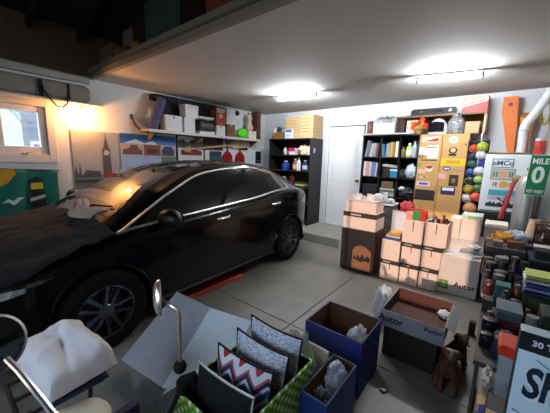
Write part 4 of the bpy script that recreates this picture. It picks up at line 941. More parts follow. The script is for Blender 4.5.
# fridge with number plates
fd = thing('fridge', 'white fridge with number plates stuck on its door', 'fridge', (.17, 5.02, 0))
fwm = mat('#dfe6e8', .3, var=.02)
MB().box(-.36, .22, -.30, .33, .03, 1.66, .012, seg=2).build('cabinet', fwm, fd); MB().box(-.36, .22, -.345, -.305, .92, 1.655, .012, seg=2).build('upper_door', fwm, fd); MB().box(-.36, .22, -.345, -.305, .06, .905, .012, seg=2).build('lower_door', mat('#1c1a1a', .4), fd)
for x in (-.3, .16):
    MB().box(x - .03, x + .03, -.25, .25, 0, .03).build('foot', darkm, fd)
MB().tube([(.19, -.345, 1.0), (.19, -.38, 1.03), (.19, -.38, 1.4), (.19, -.345, 1.43)], .012, 8).build('handle', mat('#c9cfd2', .3), fd)
PYF = -.3455
def plate(x, z, w_, h, c, border=None, txt=None, tcol='#2a3440', ts=.07, rot=0, sx=1):
    p = MB().prism(rect(w_, h), 0, .002, FR(x, PYF, z, rot)).build('number_plate', mat(c, .4, var=.1, scale=30), fd)
    if border: MB().prism([*rect(w_, h)], 0, .001, FR(x, PYF - .0021, z, rot)).build('plate_edge', mat(border, .4), p); MB().prism(rect(w_ - .018, h - .018), 0, .001, FR(x, PYF - .0032, z, rot)).build('plate_face', mat(c, .4), p)
    if txt: text('lettering', txt, ts, FR(x, PYF - .0048, z, rot), mat(tcol, .5), p, bold=True, sx=sx)
    return p
plate(-.17, 1.545, .22, .115, '#d7dfe2', '#3a5560', 'oMCo', '#2a3f4a', .085)
p2_ = plate(-.155, 1.405, .25, .145, '#b5bcae', '#6a7a6a'); MB().prism(disc(.045, 16, 0, 0, .05), 0, .0015, FR(-.155, PYF - .0042, 1.405)).build('orange_emblem', mat('#d6a176', .5), p2_)
for dx in (-.09, -.06, .07, .095): MB().prism(rect(.016, .07), 0, .0015, FR(-.155 + dx, PYF - .0042, 1.405)).build('bar_mark', mat('#5a6a66', .5), p2_)
p3_ = plate(-.145, 1.275, .25, .10, '#e3dccb', None); MB().prism(disc(.045, 16), 0, .003, FR(-.135, PYF - .001, 1.275)).build('yellow_emblem', mat('#d9a83a', .5), p3_)
for dx, c in ((-.09, '#a08fb0'), (-.065, '#7d6a90'), (.07, '#c58a6a'), (.095, '#a9a0b8')): MB().prism(rect(.018, .055), 0, .003, FR(-.145 + dx, PYF - .001, 1.275)).build('bar_mark', mat(c, .5), p3_)
MB().prism(rect(.27, .075), 0, .002, FR(-.14, PYF, 1.165)).build('blue_strip', mat('#3f9fb8', .5), fd); MB().prism(rect(.29, .055), 0, .002, FR(-.13, PYF, 1.095)).build('pink_strip', mat('#c9b9c2', .5), fd)
sk = [(-.16, -.04)]
for k in range(16): sk += [(-.16 + .02 * k, .0 + .035 * ((k * 7) % 5) / 5), (-.16 + .02 * k + .018, .0 + .035 * ((k * 7) % 5) / 5)]
sk += [(.16, -.04)]
MB().prism(sk, 0, .002, FR(-.13, PYF, 1.02)).build('skyline_magnet', mat('#2a2630', .6), fd)
FT = 1.661
tr = thing('chipboard_sheet', 'thin brown board lying on the fridge top', 'board', (.02, 4.98, FT)); MB().box(-.20, .18, -.28, .2, 0, .022, .003).build('sheet', mat('#a9895f', .7), tr); MB().box(-.2, .18, -.282, -.28, .003, .019).build('edge_strip', mat('#7a5a38', .6), tr)
# orange fin leaning above the fridge
of = thing('orange_fin', 'tall orange tapered plank standing on the fridge', 'plank', (0, 5.20, FT + .023))
M = Matrix.Translation((-.02, .0, 0)) @ Matrix.Rotation(-.06, 4, 'X')
MB().prism([(.045, 0), (.115, 0), (.10, .48), (.075, .78), (-.085, .78), (-.09, .58), (-.075, .52)], -.012, .012, M @ Matrix.Rotation(PI / 2, 4, 'X')).build('plank', mat('#d8701e', .5, var=.06), of)
MB().prism(disc(.026, 14), .012, .015, M @ Matrix.Rotation(PI / 2, 4, 'X') @ Matrix.Translation((0, .67, 0))).build('purple_badge', mat('#4a2a7a', .5), of)
yf = thing('yellow_fin', 'narrow yellow plank leaning beside the orange plank', 'plank', (.10, 5.18, FT + .001))
MB().prism([(.03, 0.0), (.09, 0), (.085, .22), (.05, .5), (-.0, .52), (.035, .25)], -.01, .01, Matrix.Rotation(-.05, 4, 'X') @ Matrix.Rotation(PI / 2, 4, 'X')).build('plank', mat('#d8a01c', .5), yf); MB().prism(rect(.03, .05, .06, .09), .01, .013, Matrix.Rotation(-.05, 4, 'X') @ Matrix.Rotation(PI / 2, 4, 'X')).build('grip_patch', mat('#9a6a1a', .6), yf)
of2 = thing('brown_fin', 'rusty orange plank behind the white pipe', 'plank', (.15, 5.25, FT + .001))
MB().prism([(.03, 0), (.09, 0), (.10, .3), (.13, .56), (-.04, .58), (.02, .3)], -.008, .008, Matrix.Rotation(-.03, 4, 'X') @ Matrix.Rotation(PI / 2, 4, 'X')).build('plank', mat('#9a5423', .6), of2); MB().prism(rect(.05, .03, .055, .2), .008, .011, Matrix.Rotation(-.03, 4, 'X') @ Matrix.Rotation(PI / 2, 4, 'X')).build('dark_mark', mat('#4a2a14', .6), of2)
# white bent duct
dc = thing('duct_pipe', 'bent white duct pipe rising from the fridge to the ceiling corner', 'pipe', (.16, 4.92, FT))
MB().tube([(0, 0, .0), (0, 0, .14), (-.01, 0, .32), (.01, 0, .40), (.08, .01, .52), (.14, .02, .66), (.19, .02, .80)], .048, 16).build('pipe', mat('#dfe1e2', .4), dc, smooth=60)
for p in ((0, 0, .02), (-.005, 0, .31)): MB().lathe([(.058, -.012), (.06, 0), (.058, .012)], 16, c=p).build('collar', mat('#c2c5c7', .4), dc)
rp = thing('rope_coil', 'yellow rope coil hanging beside the white duct', 'rope', (.33, 5.02, 1.98))
for k in range(5): MB().tube([(.045 * math.cos(a) + .006 * k, .015 * k - .03, .14 * math.sin(a) + .2) for a in [2 * PI * j / 24 for j in range(24)]], .007, 6, closed=True).build('rope_turn', mat('#c9ae4a', .7), rp, smooth=True)
MB().tube([(.02, .34, .36), (.02, 0, .345)], .005, 6).build('wall_peg', darkm, rp)
jar('red_tin', 'red and white tin on the fridge beside the duct', .33, 4.86, FT, .055, .20, mat('#b8362c', .4), mat('#d8d4d0', .4), 'tin')
# things before the fridge: silver cylinder, golf club, sign
cyl = thing('gas_cylinder', 'pale silver cylinder standing before the fridge under the green sign', 'cylinder', (.26, 4.50, 0))
MB().lathe([(.09, 0), (.10, .02), (.10, 1.30), (.08, 1.38), (.04, 1.42), (0, 1.42)], 24).build('cylinder_body', mat('#b9b9b4', .35, .5), cyl, smooth=50)
MB().lathe([(.018, 1.41), (.018, 1.47), (.03, 1.475), (.03, 1.50), (0, 1.5)], 12).build('valve', mat('#8a6a4a', .4, .6), cyl)
gc = thing('red_sprayer', 'red handled garden sprayer lance leaning before the fridge', 'tool', (.06, 4.44, 0))
MB().tube([(.0, .02, .86), (.02, .06, 1.0), (.05, .10, 1.18), (.08, .14, 1.32)], [.03, .026, .024, .022], 10).build('handle', mat('#a3242a', .4), gc, smooth=True)
MB().tube([(-.02, .0, .0), (-.01, .01, .5), (.0, .02, .88)], .012, 8).build('lance', darkm, gc)
MB().ball((.10, .145, 1.36), .045, 12, 8, (1.1, .8, 1)).build('head', mat('#a57a5c', .5), gc, smooth=True); MB().tube([(.05, .1, 1.2), (.0, .07, 1.06), (-.06, .05, 1.12)], .012, 6).build('trigger', darkm, gc)
ms = thing('mile_sign', 'green MILE sign with a white zero above the silver cylinder', 'sign', (.325, 4.36, 1.40))
SG = Matrix.Rotation(-.035, 4, 'Y')
MB().prism(rect(.185, .46), 0, .004, FR(0, 0, .02, -.03)).build('white_border', mat('#e6ebe6', .4), ms); MB().prism(rect(.172, .447), .004, .006, FR(0, 0, .02, -.03)).build('sign_face', mat('#0d7a45', .4), ms)
sw = mat('#eef2ee', .4)
text('lettering', 'MILE', .085, FR(.004, -.0075, .175, -.03), sw, ms, bold=True, sx=.82); text('lettering', '0', .25, FR(.0, -.0075, .015, -.03), sw, ms, bold=True, sx=.85); text('lettering', 'KEY WEST', .046, FR(-.004, -.0075, -.165, -.03), sw, ms, bold=True, sx=.68)
MB().tube([(0, .004, -.21), (0, .015, -.5), (0, .02, -1.40)], .010, 6).build('post', mat('#8d9192', .4, .6), ms)
MB().lathe([(.05, -1.40), (.05, -1.385), (.015, -1.37)], 18, c=(0, .0, 0)).build('foot', mat('#6d7172', .5, .6), ms)
# tall grey locker further along the right hand wall
gl_ = thing('grey_locker', 'tall pale grey locker at the right edge near the ceiling pipe', 'locker', (.60, 4.75, 0))
MB().box(-.20, .33, -.22, .4, .0, 2.52, .004).build('carcass', mat('#b5b8b6', .5), gl_); MB().box(-.195, .325, -.24, -.222, .06, 2.50, .003).build('door', mat('#bfc2c0', .5), gl_); MB().box(-.17, -.13, -.25, -.24, 2.36, 2.46, .002).build('hinge', darkm, gl_)
# ------------------------------------------------------------------ middle of the floor: pile of cartons
pink = mat('#ead0bf', .65, var=.05)  # white cartons, the pinkish light on them mixed into the colour
bandm = mat('#2b221f', .6, var=.2, scale=40)
bcab = thing('black_cabinet', 'black wooden cabinet with a brown arched print, below two white boxes', 'cabinet', (-1.42, 3.81, 0))
MB().box(-.24, .24, -.19, .19, .015, .60, .005).build('carcass', mat('#141011', .45), bcab); MB().box(.236, .242, -.185, .185, .02, .59).build('side_veneer', mat('#4a1d16', .5), bcab)
arch_pts = [(-.11, 0), (.15, 0), (.15, .27)] + [(.15 - .26 * k / 8, .27 + .06 * math.sin(PI * k / 8) + .02 * k / 8) for k in range(1, 8)] + [(-.11, .25)]
MB().prism(arch_pts, 0, .003, FR(.05, -.19, .05)).build('brown_print', mat('#8a5a38', .7, var=.15), bcab)
MB().prism([(-.10, .14), (-.08, .20), (-.05, .15), (-.03, .22), (.0, .16), (.03, .23), (.07, .17), (.10, .22), (.145, .18), (.14, .12), (.08, .14), (.02, .11), (-.05, .13)], .003, .0045, FR(.05, -.19, .05)).build('black_mark', mat('#18100c', .7), bcab)
for x in (-.2, .2):
    for y in (-.15, .15): MB().lathe([(.02, 0), (.02, .015), (0, .015)], 10, c=(x, y, 0)).build('foot', darkm, bcab)
t = carton('shoe_box', 'lower white box with a dark band on the black cabinet', 'box', -1.66, -1.20, 3.64, 3.98, .601, .835, pink, band=(.72, .065, bandm), lid=None)
MB().prism(rect(.15, .022), 0, .002, FR(-.05, -.1716, .20)).build('white_lettering', mat('#b9b2ac', .6), t)
carton('shoe_box', 'upper white box holding cups on the black cabinet', 'box', -1.64, -1.22, 3.66, 3.97, .836, 1.0, pink, lid=(.02, mat('#c9bfba', .6)))
for i, (x, y, h, lab) in enumerate(((-1.58, 3.72, .06, 'short white cup nearest the door on the upper box'), (-1.50, 3.76, .075, 'white cup second on the upper box'), (-1.42, 3.71, .055, 'stained white cup in the row on the upper box'), (-1.35, 3.75, .085, 'tall white cup on the upper box'), (-1.28, 3.70, .07, 'white cup at the shelf end of the upper box'))):
    t = thing('cup', lab, 'cup', (x, y, 1.005), 0, 'white cups on the upper box'); r = .034
    MB().lathe([(r * .8, 0), (r, h), (r * .9, h), (r * .72, .006), (0, .006)], 16).build('cup_body', mat('#e8e2dc' if i != 2 else '#c9b5a5', .4), t, smooth=40)
    MB().tube([(r * .85, 0, h * .25), (r * 1.45, 0, h * .3), (r * 1.5, 0, h * .7), (r * .95, 0, h * .8)], .005, 6).build('handle', mat('#e8e2dc', .4), t)
soft('plastic_bag', 'white plastic bag slumped beside the cups', 'bag', (-1.27, 3.86, 1.045), (.07, .07, .05), mat('#dcdde0', .5), 41, .5, 4, part='film')
dt = thing('drawer_tower', 'grey ribbed plastic drawer tower behind the white boxes', 'drawers', (-1.37, 4.52, 0))
MB().box(-.17, .15, -.15, .16, 0, .86, .008).build('frame', mat('#5c5a58', .5), dt)
for k in range(5): dd = MB().box(-.155, .135, -.162, -.15, .03 + k * .165, .175 + k * .165, .006).build('drawer', mat('#6f6c69', .45), dt); MB().box(-.05, .04, -.176, -.162, .12 + k * .165, .14 + k * .165, .004).build('handle', darkm, dd)
for k in range(8): MB().box(.15, .156, -.14, .14, .08 + k * .1, .10 + k * .1, .002).build('rib', mat('#7d7a77', .5), dt)
MB().box(-.18, .16, -.16, .17, .86, .885, .008).build('lid', mat('#d9dbdd', .5), dt)
bottle('white_tub', 'white cylindrical tub on the grey drawer tower', -1.37, 4.45, .886, .045, .17, mat('#e6e6e4', .4), mat('#e6e6e4', .4), neck=.85)
soft('paper_pile', 'crumpled white papers on the grey drawer tower', 'paper', (-1.29, 4.47, .925), (.06, .08, .045), mat('#d8dade', .8), 44, .5, 4)
soft('paper_pile', 'crumpled grey papers on the drawer tower toward the door', 'paper', (-1.48, 4.47, .935), (.05, .08, .055), mat('#a9acb4', .8), 45, .5, 4)

def wine_box(label, x0, x1, y0, z0, z1, band=True, slit=True, d=.32, op=False, rz=0.0):
    g_ = 'white cartons stacked on the floor'
    if op: t, hx, hy, h = open_box('white_carton', label, 'carton', x0, x1, y0, y0 + d, z0, z1, pink, cardb_in, rz, group=g_)
    else: t = carton('white_carton', label, 'carton', x0, x1, y0, y0 + d, z0, z1, pink, rz=rz, group=g_); hx, hy, h = (x1 - x0) / 2, d / 2, z1 - z0
    if band:
        MB().box(-hx - .002, hx + .002, -hy - .002, hy + .002, h - .062, h - .006 if not op else h - .012).build('dark_band', bandm, t) if not op else None
        MB().prism(rect(hx * .8, .016), 0, .0035, FR(-hx * .35, -hy, h - .034)).build('white_lettering', mat('#a9a29c', .6), t)
    if slit: MB().prism([(-.004, -.0), (.004, 0), (.006, h * .45), (-.006, h * .45)], 0, .0015, FR(0, -hy, h * .5)).build('slit', mat('#4a3a34', .8), t)
    return t, hx, hy, h
wine_box('white carton at the bottom of the pile next to the black cabinet', -1.10, -.87, 3.66, 0, .275)
wine_box('white carton in the middle of the bottom row', -.86, -.65, 3.68, 0, .275)
wine_box('white carton at the bottom of the pile next to the logo carton', -.64, -.44, 3.70, 0, .275)
wine_box('white carton of the second row next to the black cabinet', -1.11, -.88, 3.67, .276, .53, band=False, slit=False)
wine_box('white carton in the middle of the second row', -.865, -.645, 3.69, .276, .545)
wine_box('white carton of the second row beside the logo carton', -.635, -.43, 3.71, .276, .545)
a1 = wine_box('open white carton holding red and green gift bags', -.875, -.645, 3.69, .546, .83, band=False, op=True)
a2 = wine_box('open white carton holding dark bottles', -.63, -.395, 3.71, .546, .83, band=False, op=True)
def gift_bag(label, x, y, z, w_, h, c, rz):
    t = thing('gift_bag', label, 'bag', (x, y, z), rz, 'gift bags in the white carton')
    MB().hexa([(-w_ / 2, -.03, 0), (w_ / 2, -.03, 0), (w_ / 2, .03, 0), (-w_ / 2, .03, 0)], [(-w_ / 2 - .012, -.022, h), (w_ / 2 + .012, -.022, h), (w_ / 2 + .012, .022, h), (-w_ / 2 - .012, .022, h)]).build('bag_body', mat(c, .4), t)
    MB().tube([(-w_ * .25, -.02, h - .01), (-w_ * .22, -.02, h + .04), (w_ * .22, -.02, h + .04), (w_ * .25, -.02, h - .01)], .003, 5).build('handle', mat(c, .5), t)
gift_bag('red gift bag at the rear of the open carton', -.78, 3.93, .57, .13, .37, '#c31c22', .2)
gift_bag('green gift bag between the red ones', -.755, 3.80, .57, .06, .36, '#1f8a2c', 0)
gift_bag('bright red gift bag beside the green one', -.685, 3.82, .57, .06, .37, '#cf1f1f', -.1)
gift_bag('salmon gift bag before the red ones', -.83, 3.77, .57, .055, .35, '#d99a80', 0)
soft('red_ribbon', 'crumpled red wrapping beside the paper board', 'ribbon', (-.93, 4.05, .93), (.09, .05, .07), mat('#9a1a20', .5), 48, .6, 4)
sp = thing('wire_stand', 'thin black wire stand behind the open white cartons', 'stand', (-.93, 4.08, 0)); MB().tube([(0, 0, 0), (0, 0, .86)], .006, 6).build('upright', darkm, sp); MB().lathe([(.08, 0), (.08, .012), (0, .014)], 14).build('foot', darkm, sp); MB().lathe([(.05, .86), (.06, .875), (0, .876)], 14).build('plate', darkm, sp)
for i, (dx, dy, c, h) in enumerate(((-.08, -.09, '#3d4a55', .31), (-.03, -.08, '#8f969a', .33), (.03, -.10, '#b8432a', .30), (.08, -.08, '#191b1d', .32), (-.06, .02, '#1f2226', .34), (.04, .03, '#262422', .34))):
    bottle('dark_bottle', ('slate', 'grey', 'red', 'black', 'jet black', 'dark brown')[i] + ' bottle standing in the open white carton', -.512 + dx, 3.87 + dy, .567, .026, h, mat(c, .25), mat(('#c9c9c9', '#55585a', '#c95a3a', '#0f0f10', '#8a8d90', '#3a3836')[i], .4), group='bottles in the open white carton')
fb = thing('foam_board', 'white foam board standing behind the pile of cartons', 'board', (-1.0, 4.06, 0), 0)
MB().box(-.12, .10, 0, .02, 0, .86, .002).build('sheet', mat('#cfd3da', .7), fb); MB().box(-.12, .10, -.001, 0, .84, .86).build('edge_strip', mat('#b9bcc2', .6), fb)
for i, (c, lab) in enumerate((('#3c5a8a', 'blue book lying flat on the white carton by the cabinet'), ('#d8d8d8', 'white book in the flat pile by the cabinet'), ('#d9a24a', 'orange yellow book on top of the flat pile by the cabinet'))):
    book('flat_book', lab, -1.09 + .02 * i, -.90, 3.69 + .01 * i, 3.93, .531 + i * .03, .560 + i * .03, mat(c, .5), spine='flat')
# cartons behind the logo carton
carton('white_carton', 'plain carton supporting two pale cartons behind the logo carton', 'carton', -.42, -.11, 4.14, 4.42, 0, .60, pink, tape=tapem)
carton('white_carton', 'pale carton of the rear pair beside the dark bottles', 'carton', -.425, -.315, 4.10, 4.36, .601, .86, pink)
c5 = carton('white_carton', 'pale carton of the rear pair with a green lid', 'carton', -.31, -.11, 4.10, 4.36, .601, .91, pink, lid=(.05, mat('#c6cfc2', .6))); MB().box(-.04, .06, -.137, -.1355, .265, .305).build('green_print', mat('#7fae7a', .5), c5)
# the large logo carton
ab = thing('logo_carton', 'large white carton with a green square and Autor lettering', 'carton', (-.245, 3.93, 0))
MB().box(-.195, .195, -.17, .17, 0, .46, .004).build('box_body', mat('#d6c8be', .65, var=.05), ab)  # white carton tinted with the same pinkish light
MB().prism(rect(.10, .11), 0, .002, FR(-.135, -.17, .10)).build('green_square', mat('#5f8a1e', .5), ab); MB().prism([(-.02, -.035), (.02, -.035), (.03, .0), (.0, .04), (-.03, .0)], .002, .003, FR(-.135, -.17, .10)).build('leaf_mark', mat('#a9c46a', .5), ab)
text('lettering', 'Autor', .085, FR(.075, -.1715, .125), mat('#2a2522', .6), ab, bold=True)
MB().hexa([(-.195, .16, .46), (.195, .16, .46), (.195, .168, .46), (-.195, .168, .46)], [(-.20, .20, .66), (.19, .20, .66), (.19, .208, .66), (-.20, .208, .66)]).build('rear_flap', mat('#c9bdb5', .65), ab)
pp = thing('paper_stack', 'stack of white papers spread on the logo carton', 'paper', (-.27, 3.90, .461), .12)
for k in range(5): MB().box(-.17 + .008 * k, .12 + .006 * k, -.12, .13, .006 * k, .0055 + .006 * k, 0, Matrix.Rotation(.03 * (k - 2), 4, 'Z')).build('sheet', mat('#e2dedb', .7), pp)
so = thing('shoe', 'grey and white trainer lying on the papers', 'shoe', (-.15, 3.87, .492), .25)
MB().grid(lambda a, b: ((-.13 + .26 * b), .042 * math.sin(PI * b) ** .35 * math.cos(2 * PI * a) * (.8 + .3 * b), .012 + .022 * (1 + math.sin(2 * PI * a)) * math.sin(PI * b) ** .3 * (1.7 - b * 1.0)), 18, 16, closed_u=True).build('upper', mat('#8d9296', .7, var=.4, scale=30), so, smooth=60)
MB().grid(lambda a, b: ((-.135 + .27 * b), .045 * math.sin(PI * b) ** .3 * math.cos(2 * PI * a), .008 + .008 * math.sin(2 * PI * a)), 14, 12, closed_u=True).build('sole', mat('#e2e2df', .6), so, smooth=60)
soft('white_sock', 'white bunched sock on the grey trainer', 'sock', (-.13, 3.90, .575), (.06, .045, .032), mat('#e6e3e0', .8), 52, .4, 3)

# open boxes in front
blue = mat('#20357e', .6, var=.1, scale=20); brin = mat('#5f3a24', .85, var=.15, scale=20)
A_ = open_box('blue_box', 'open royal blue box with brown inside standing alone', 'box', -.965, -.545, 1.60, 1.965, 0, .40, blue, brin)[0]
soft('plastic_bag', 'clear crumpled plastic inside the open blue box', 'bag', (-.63, 1.74, .28), (.075, .10, .13), mat('#e4eaec', .2, alpha=.7, spec=.9), 55, .6, 4, part='film')
B_ = open_box('blue_box', 'open blue box at the bottom edge filled with bubble wrap', 'box', -.675, -.52, 1.10, 1.47, 0, .35, mat('#1d3a80', .6, var=.1, scale=20), brin)[0]
soft('bubble_wrap', 'bluish bubble wrap heaped in the nearer blue box', 'plastic', (-.60, 1.36, .28), (.055, .08, .10), mat('#cfdbe8', .15, alpha=.55, spec=.9), 57, .6, 4, part='film')
soft('bubble_wrap', 'dark crumpled plastic in the near corner of the blue box', 'plastic', (-.60, 1.20, .25), (.05, .06, .08), mat('#54606c', .2, alpha=.8), 58, .7, 5, part='film')
cf = thing('cream_folder', 'cream folder standing between the pillow bin and the blue boxes', 'folder', (-.78, 1.40, .0), 0); MB().box(-.17, .09, -.012, .014, 0, .40, .003, Matrix.Rotation(.04, 4, 'Y')).build('cover', mat('#cfc4a6', .7), cf); MB().box(-.16, .08, -.006, .006, .01, .405, .001, Matrix.Rotation(.04, 4, 'Y')).build('pages', mat('#e2ddd0', .8), cf)
soft('clear_bag', 'large clear plastic bag between the pillow bin and the blue boxes', 'bag', (-.84, 1.325, .24), (.14, .04, .25), mat('#dfe7ee', .12, alpha=.45, spec=.9), 59, .5, 4, part='film')
wf = thing('wire_rack', 'thin white wire frame standing before the blue box', 'frame', (-1.25, 1.62, 0), .15)
MB().tube([(-.12, 0, .01), (.12, 0, .01), (.12, 0, .17), (-.12, 0, .17)], .0035, 6, closed=True).build('outer_wire', mat('#b9bcbc', .3, .7), wf)
for x in (-.04, .04): MB().tube([(x, 0, .01), (x, .0, .17)], .0025, 5).build('cross_wire', mat('#b9bcbc', .3, .7), wf)
for x in (-.12, .12): MB().tube([(x, -.05, .003), (x, .05, .003)], .003, 5).build('foot_wire', mat('#b9bcbc', .3, .7), wf)
carton('dark_carton', 'dark brown carton under the open logo tray', 'carton', -.575, -.20, 2.16, 2.60, 0, .268, mat('#2c1c12', .8, var=.15), tape=mat('#3a2818', .5))
T_ = open_box('logo_tray', 'shallow grey tray with Autor lettering on the dark carton', 'tray', -.60, -.165, 2.12, 2.62, .27, .40, mat('#8f9094', .65), mat('#56301f', .8))[0]
text('lettering', 'Autor', .075, FR(-.14, -.2515, .068), mat('#1b1f2a', .6), T_, bold=True); text('lettering', 'Autor', .05, FR(.15, -.2515, .09, .03), mat('#26262a', .6), T_, bold=True)
MB().hexa([(.2175, -.2, .128), (.2175, .2, .128), (.2175, .2, .134), (.2175, -.2, .134)], [(.27, -.2, .100), (.27, .2, .100), (.27, .2, .106), (.27, -.2, .106)]).build('side_flap', mat('#85868a', .65), T_)
soft('paper_wad', 'small white paper inside the logo tray', 'paper', (-.22, 2.52, .32), (.04, .04, .035), mat('#cfcfd2', .7), 61, .5, 4)
soft('plastic_bag', 'white plastic bag standing on the floor behind the logo tray', 'bag', (-.72, 2.62, .17), (.10, .09, .20), mat('#e8ecee', .2, alpha=.65, spec=.9), 62, .6, 4, part='film')
cp = thing('bottle_stopper', 'small dark cap lying on the bare floor', 'cap', (-.44, 1.78, 0)); MB().lathe([(.018, 0), (.02, .004), (.018, .016), (0, .017)], 14).build('cap_body', mat('#3a3d40', .4), cp); MB().lathe([(.0205, .002), (.0215, .004), (.0205, .006)], 14).build('cap_ring', mat('#8a8d90', .4), cp)

# two brown dog figurines
def skin(name, verts, edges, radii, m, parent, sub=2):
    me = bpy.data.meshes.new(name); me.from_pydata(verts, edges, []); o = bpy.data.objects.new(name, me); COL.objects.link(o)
    md = o.modifiers.new('skin', 'SKIN'); md.use_smooth_shade = True
    for i, r in enumerate(radii): me.skin_vertices[0].data[i].radius = (r, r) if not isinstance(r, tuple) else r
    me.skin_vertices[0].data[0].use_root = True
    s_ = o.modifiers.new('sub', 'SUBSURF'); s_.levels = sub; s_.render_levels = sub
    dg = bpy.context.evaluated_depsgraph_get(); nm = bpy.data.meshes.new_from_object(o.evaluated_get(dg))
    bpy.data.objects.remove(o); nm.materials.clear(); nm.materials.append(m)
    q = bpy.data.objects.new(name, nm); COL.objects.link(q); q.parent = parent
    return q
def dog(label, x, y, rz, c, s):
    t = thing('dog_figurine', label, 'figurine', (x, y, 0), rz, 'brown dog figurines on the floor'); t.scale = (s, s, s)
    V_ = [(0, .02, .14), (0, -.02, .22), (0, -.05, .30), (0, -.065, .36), (0, -.12, .355), (0, -.155, .345),
          (-.045, -.06, .19), (-.05, -.075, .10), (-.05, -.08, .03), (-.05, -.115, .015), (.045, -.06, .19), (.05, -.075, .10), (.05, -.08, .03), (.05, -.115, .015),
          (-.07, .05, .08), (-.085, -.01, .06), (-.085, -.06, .02), (.07, .05, .08), (.085, -.01, .06), (.085, -.06, .02), (0, .10, .06), (0, .17, .03), (0, .21, .05),
          (-.045, -.06, .385), (-.065, -.055, .34), (.045, -.06, .385), (.065, -.055, .34)]
    E_ = [(0, 1), (1, 2), (2, 3), (3, 4), (4, 5), (1, 6), (6, 7), (7, 8), (8, 9), (1, 10), (10, 11), (11, 12), (12, 13), (0, 14), (14, 15), (15, 16), (0, 17), (17, 18), (18, 19), (0, 20), (20, 21), (21, 22), (3, 23), (23, 24), (3, 25), (25, 26)]
    R0 = [.085, .075, .05, .055, .036, .024, .032, .024, .022, .02, .032, .024, .022, .02, .05, .035, .025, .05, .035, .025, .04, .016, .01, .024, .02, .024, .02]
    skin('body', V_, E_, R0, mat(c, .45, var=.3, scale=16), t)
    for sx_ in (-1, 1): MB().ball((sx_ * .026, -.098, .39), .009, 8, 6).build('eye', mat('#0c0a08', .2), t)
    MB().ball((0, -.178, .352), .012, 8, 6).build('nose', mat('#120c08', .3), t)
dog('dark brown dog figurine beside the dark carton', -.10, 2.40, .6, '#40281a', .72)
dog('reddish brown dog figurine next to the bench panel', -.11, 2.10, .1, '#5a3522', .80)
# ------------------------------------------------------------------ cluttered bench along the right hand wall
bn = thing('work_bench', 'low grey bench buried under jars, boxes and bottles', 'bench', (.40, 2.95, 0))
bnm = mat('#3f3933', .6, var=.12)
MB().box(-.39, .45, -1.15, 1.30, .43, .46, .004).build('worktop', bnm, bn)
for y in (-1.12, -.05, 1.24): MB().box(-.38, -.36, y, y + .30 if y > 0.5 and False else y + .06, 0, .43, .003).build('leg', mat('#45413c', .6), bn); MB().box(.40, .42, y, y + .06, 0, .43, .003).build('leg', mat('#45413c', .6), bn)
MB().box(-.375, -.365, -1.05, -.65, .02, .43).build('side_panel', mat('#4a453f', .7), bn)
MB().box(-.34, .40, -1.10, 1.25, .10, .12).build('lower_shelf', mat('#5a5650', .7), bn)
TZ = .461
def dim(c, k=.55): return '#' + ''.join('%02x' % int(int(c[i:i + 2], 16) * k) for i in (1, 3, 5))  # darkens bench item colours to stand in for the shade over the bench
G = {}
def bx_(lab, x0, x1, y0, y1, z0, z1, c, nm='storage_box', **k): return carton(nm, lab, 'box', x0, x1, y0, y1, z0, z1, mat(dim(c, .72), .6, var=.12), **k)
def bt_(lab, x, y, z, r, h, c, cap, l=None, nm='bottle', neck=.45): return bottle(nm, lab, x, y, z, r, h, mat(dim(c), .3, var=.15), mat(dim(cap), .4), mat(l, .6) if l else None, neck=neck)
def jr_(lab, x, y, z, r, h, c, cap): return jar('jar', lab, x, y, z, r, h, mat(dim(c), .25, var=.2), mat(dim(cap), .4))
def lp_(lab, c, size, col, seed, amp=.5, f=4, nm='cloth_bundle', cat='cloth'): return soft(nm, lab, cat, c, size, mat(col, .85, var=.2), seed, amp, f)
# low boxes under the bench, visible from the aisle
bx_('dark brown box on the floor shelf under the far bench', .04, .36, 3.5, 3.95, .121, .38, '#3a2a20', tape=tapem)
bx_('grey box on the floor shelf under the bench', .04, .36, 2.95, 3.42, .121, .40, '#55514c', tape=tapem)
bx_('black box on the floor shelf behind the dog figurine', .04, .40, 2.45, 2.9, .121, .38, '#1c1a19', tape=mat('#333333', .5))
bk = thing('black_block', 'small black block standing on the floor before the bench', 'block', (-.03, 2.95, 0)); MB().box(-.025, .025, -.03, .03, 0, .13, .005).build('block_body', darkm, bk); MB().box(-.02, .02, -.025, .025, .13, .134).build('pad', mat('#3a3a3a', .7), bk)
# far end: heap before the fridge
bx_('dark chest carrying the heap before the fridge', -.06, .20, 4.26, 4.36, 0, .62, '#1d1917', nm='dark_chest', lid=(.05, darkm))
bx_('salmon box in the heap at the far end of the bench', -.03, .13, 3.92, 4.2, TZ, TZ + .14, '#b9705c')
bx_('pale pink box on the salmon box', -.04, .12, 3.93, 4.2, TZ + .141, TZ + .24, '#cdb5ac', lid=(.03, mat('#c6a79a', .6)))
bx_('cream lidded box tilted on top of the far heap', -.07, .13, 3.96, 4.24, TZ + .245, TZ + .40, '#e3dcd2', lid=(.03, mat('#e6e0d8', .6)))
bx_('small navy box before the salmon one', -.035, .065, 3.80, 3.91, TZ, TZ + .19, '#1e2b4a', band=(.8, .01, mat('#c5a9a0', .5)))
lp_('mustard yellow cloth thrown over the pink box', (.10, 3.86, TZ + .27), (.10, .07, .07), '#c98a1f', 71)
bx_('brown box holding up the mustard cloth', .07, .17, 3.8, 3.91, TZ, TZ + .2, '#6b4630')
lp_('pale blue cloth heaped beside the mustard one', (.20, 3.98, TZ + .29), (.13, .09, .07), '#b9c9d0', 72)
bx_('black box under the pale blue cloth', .15, .36, 3.9, 4.15, TZ, TZ + .22, '#161415')
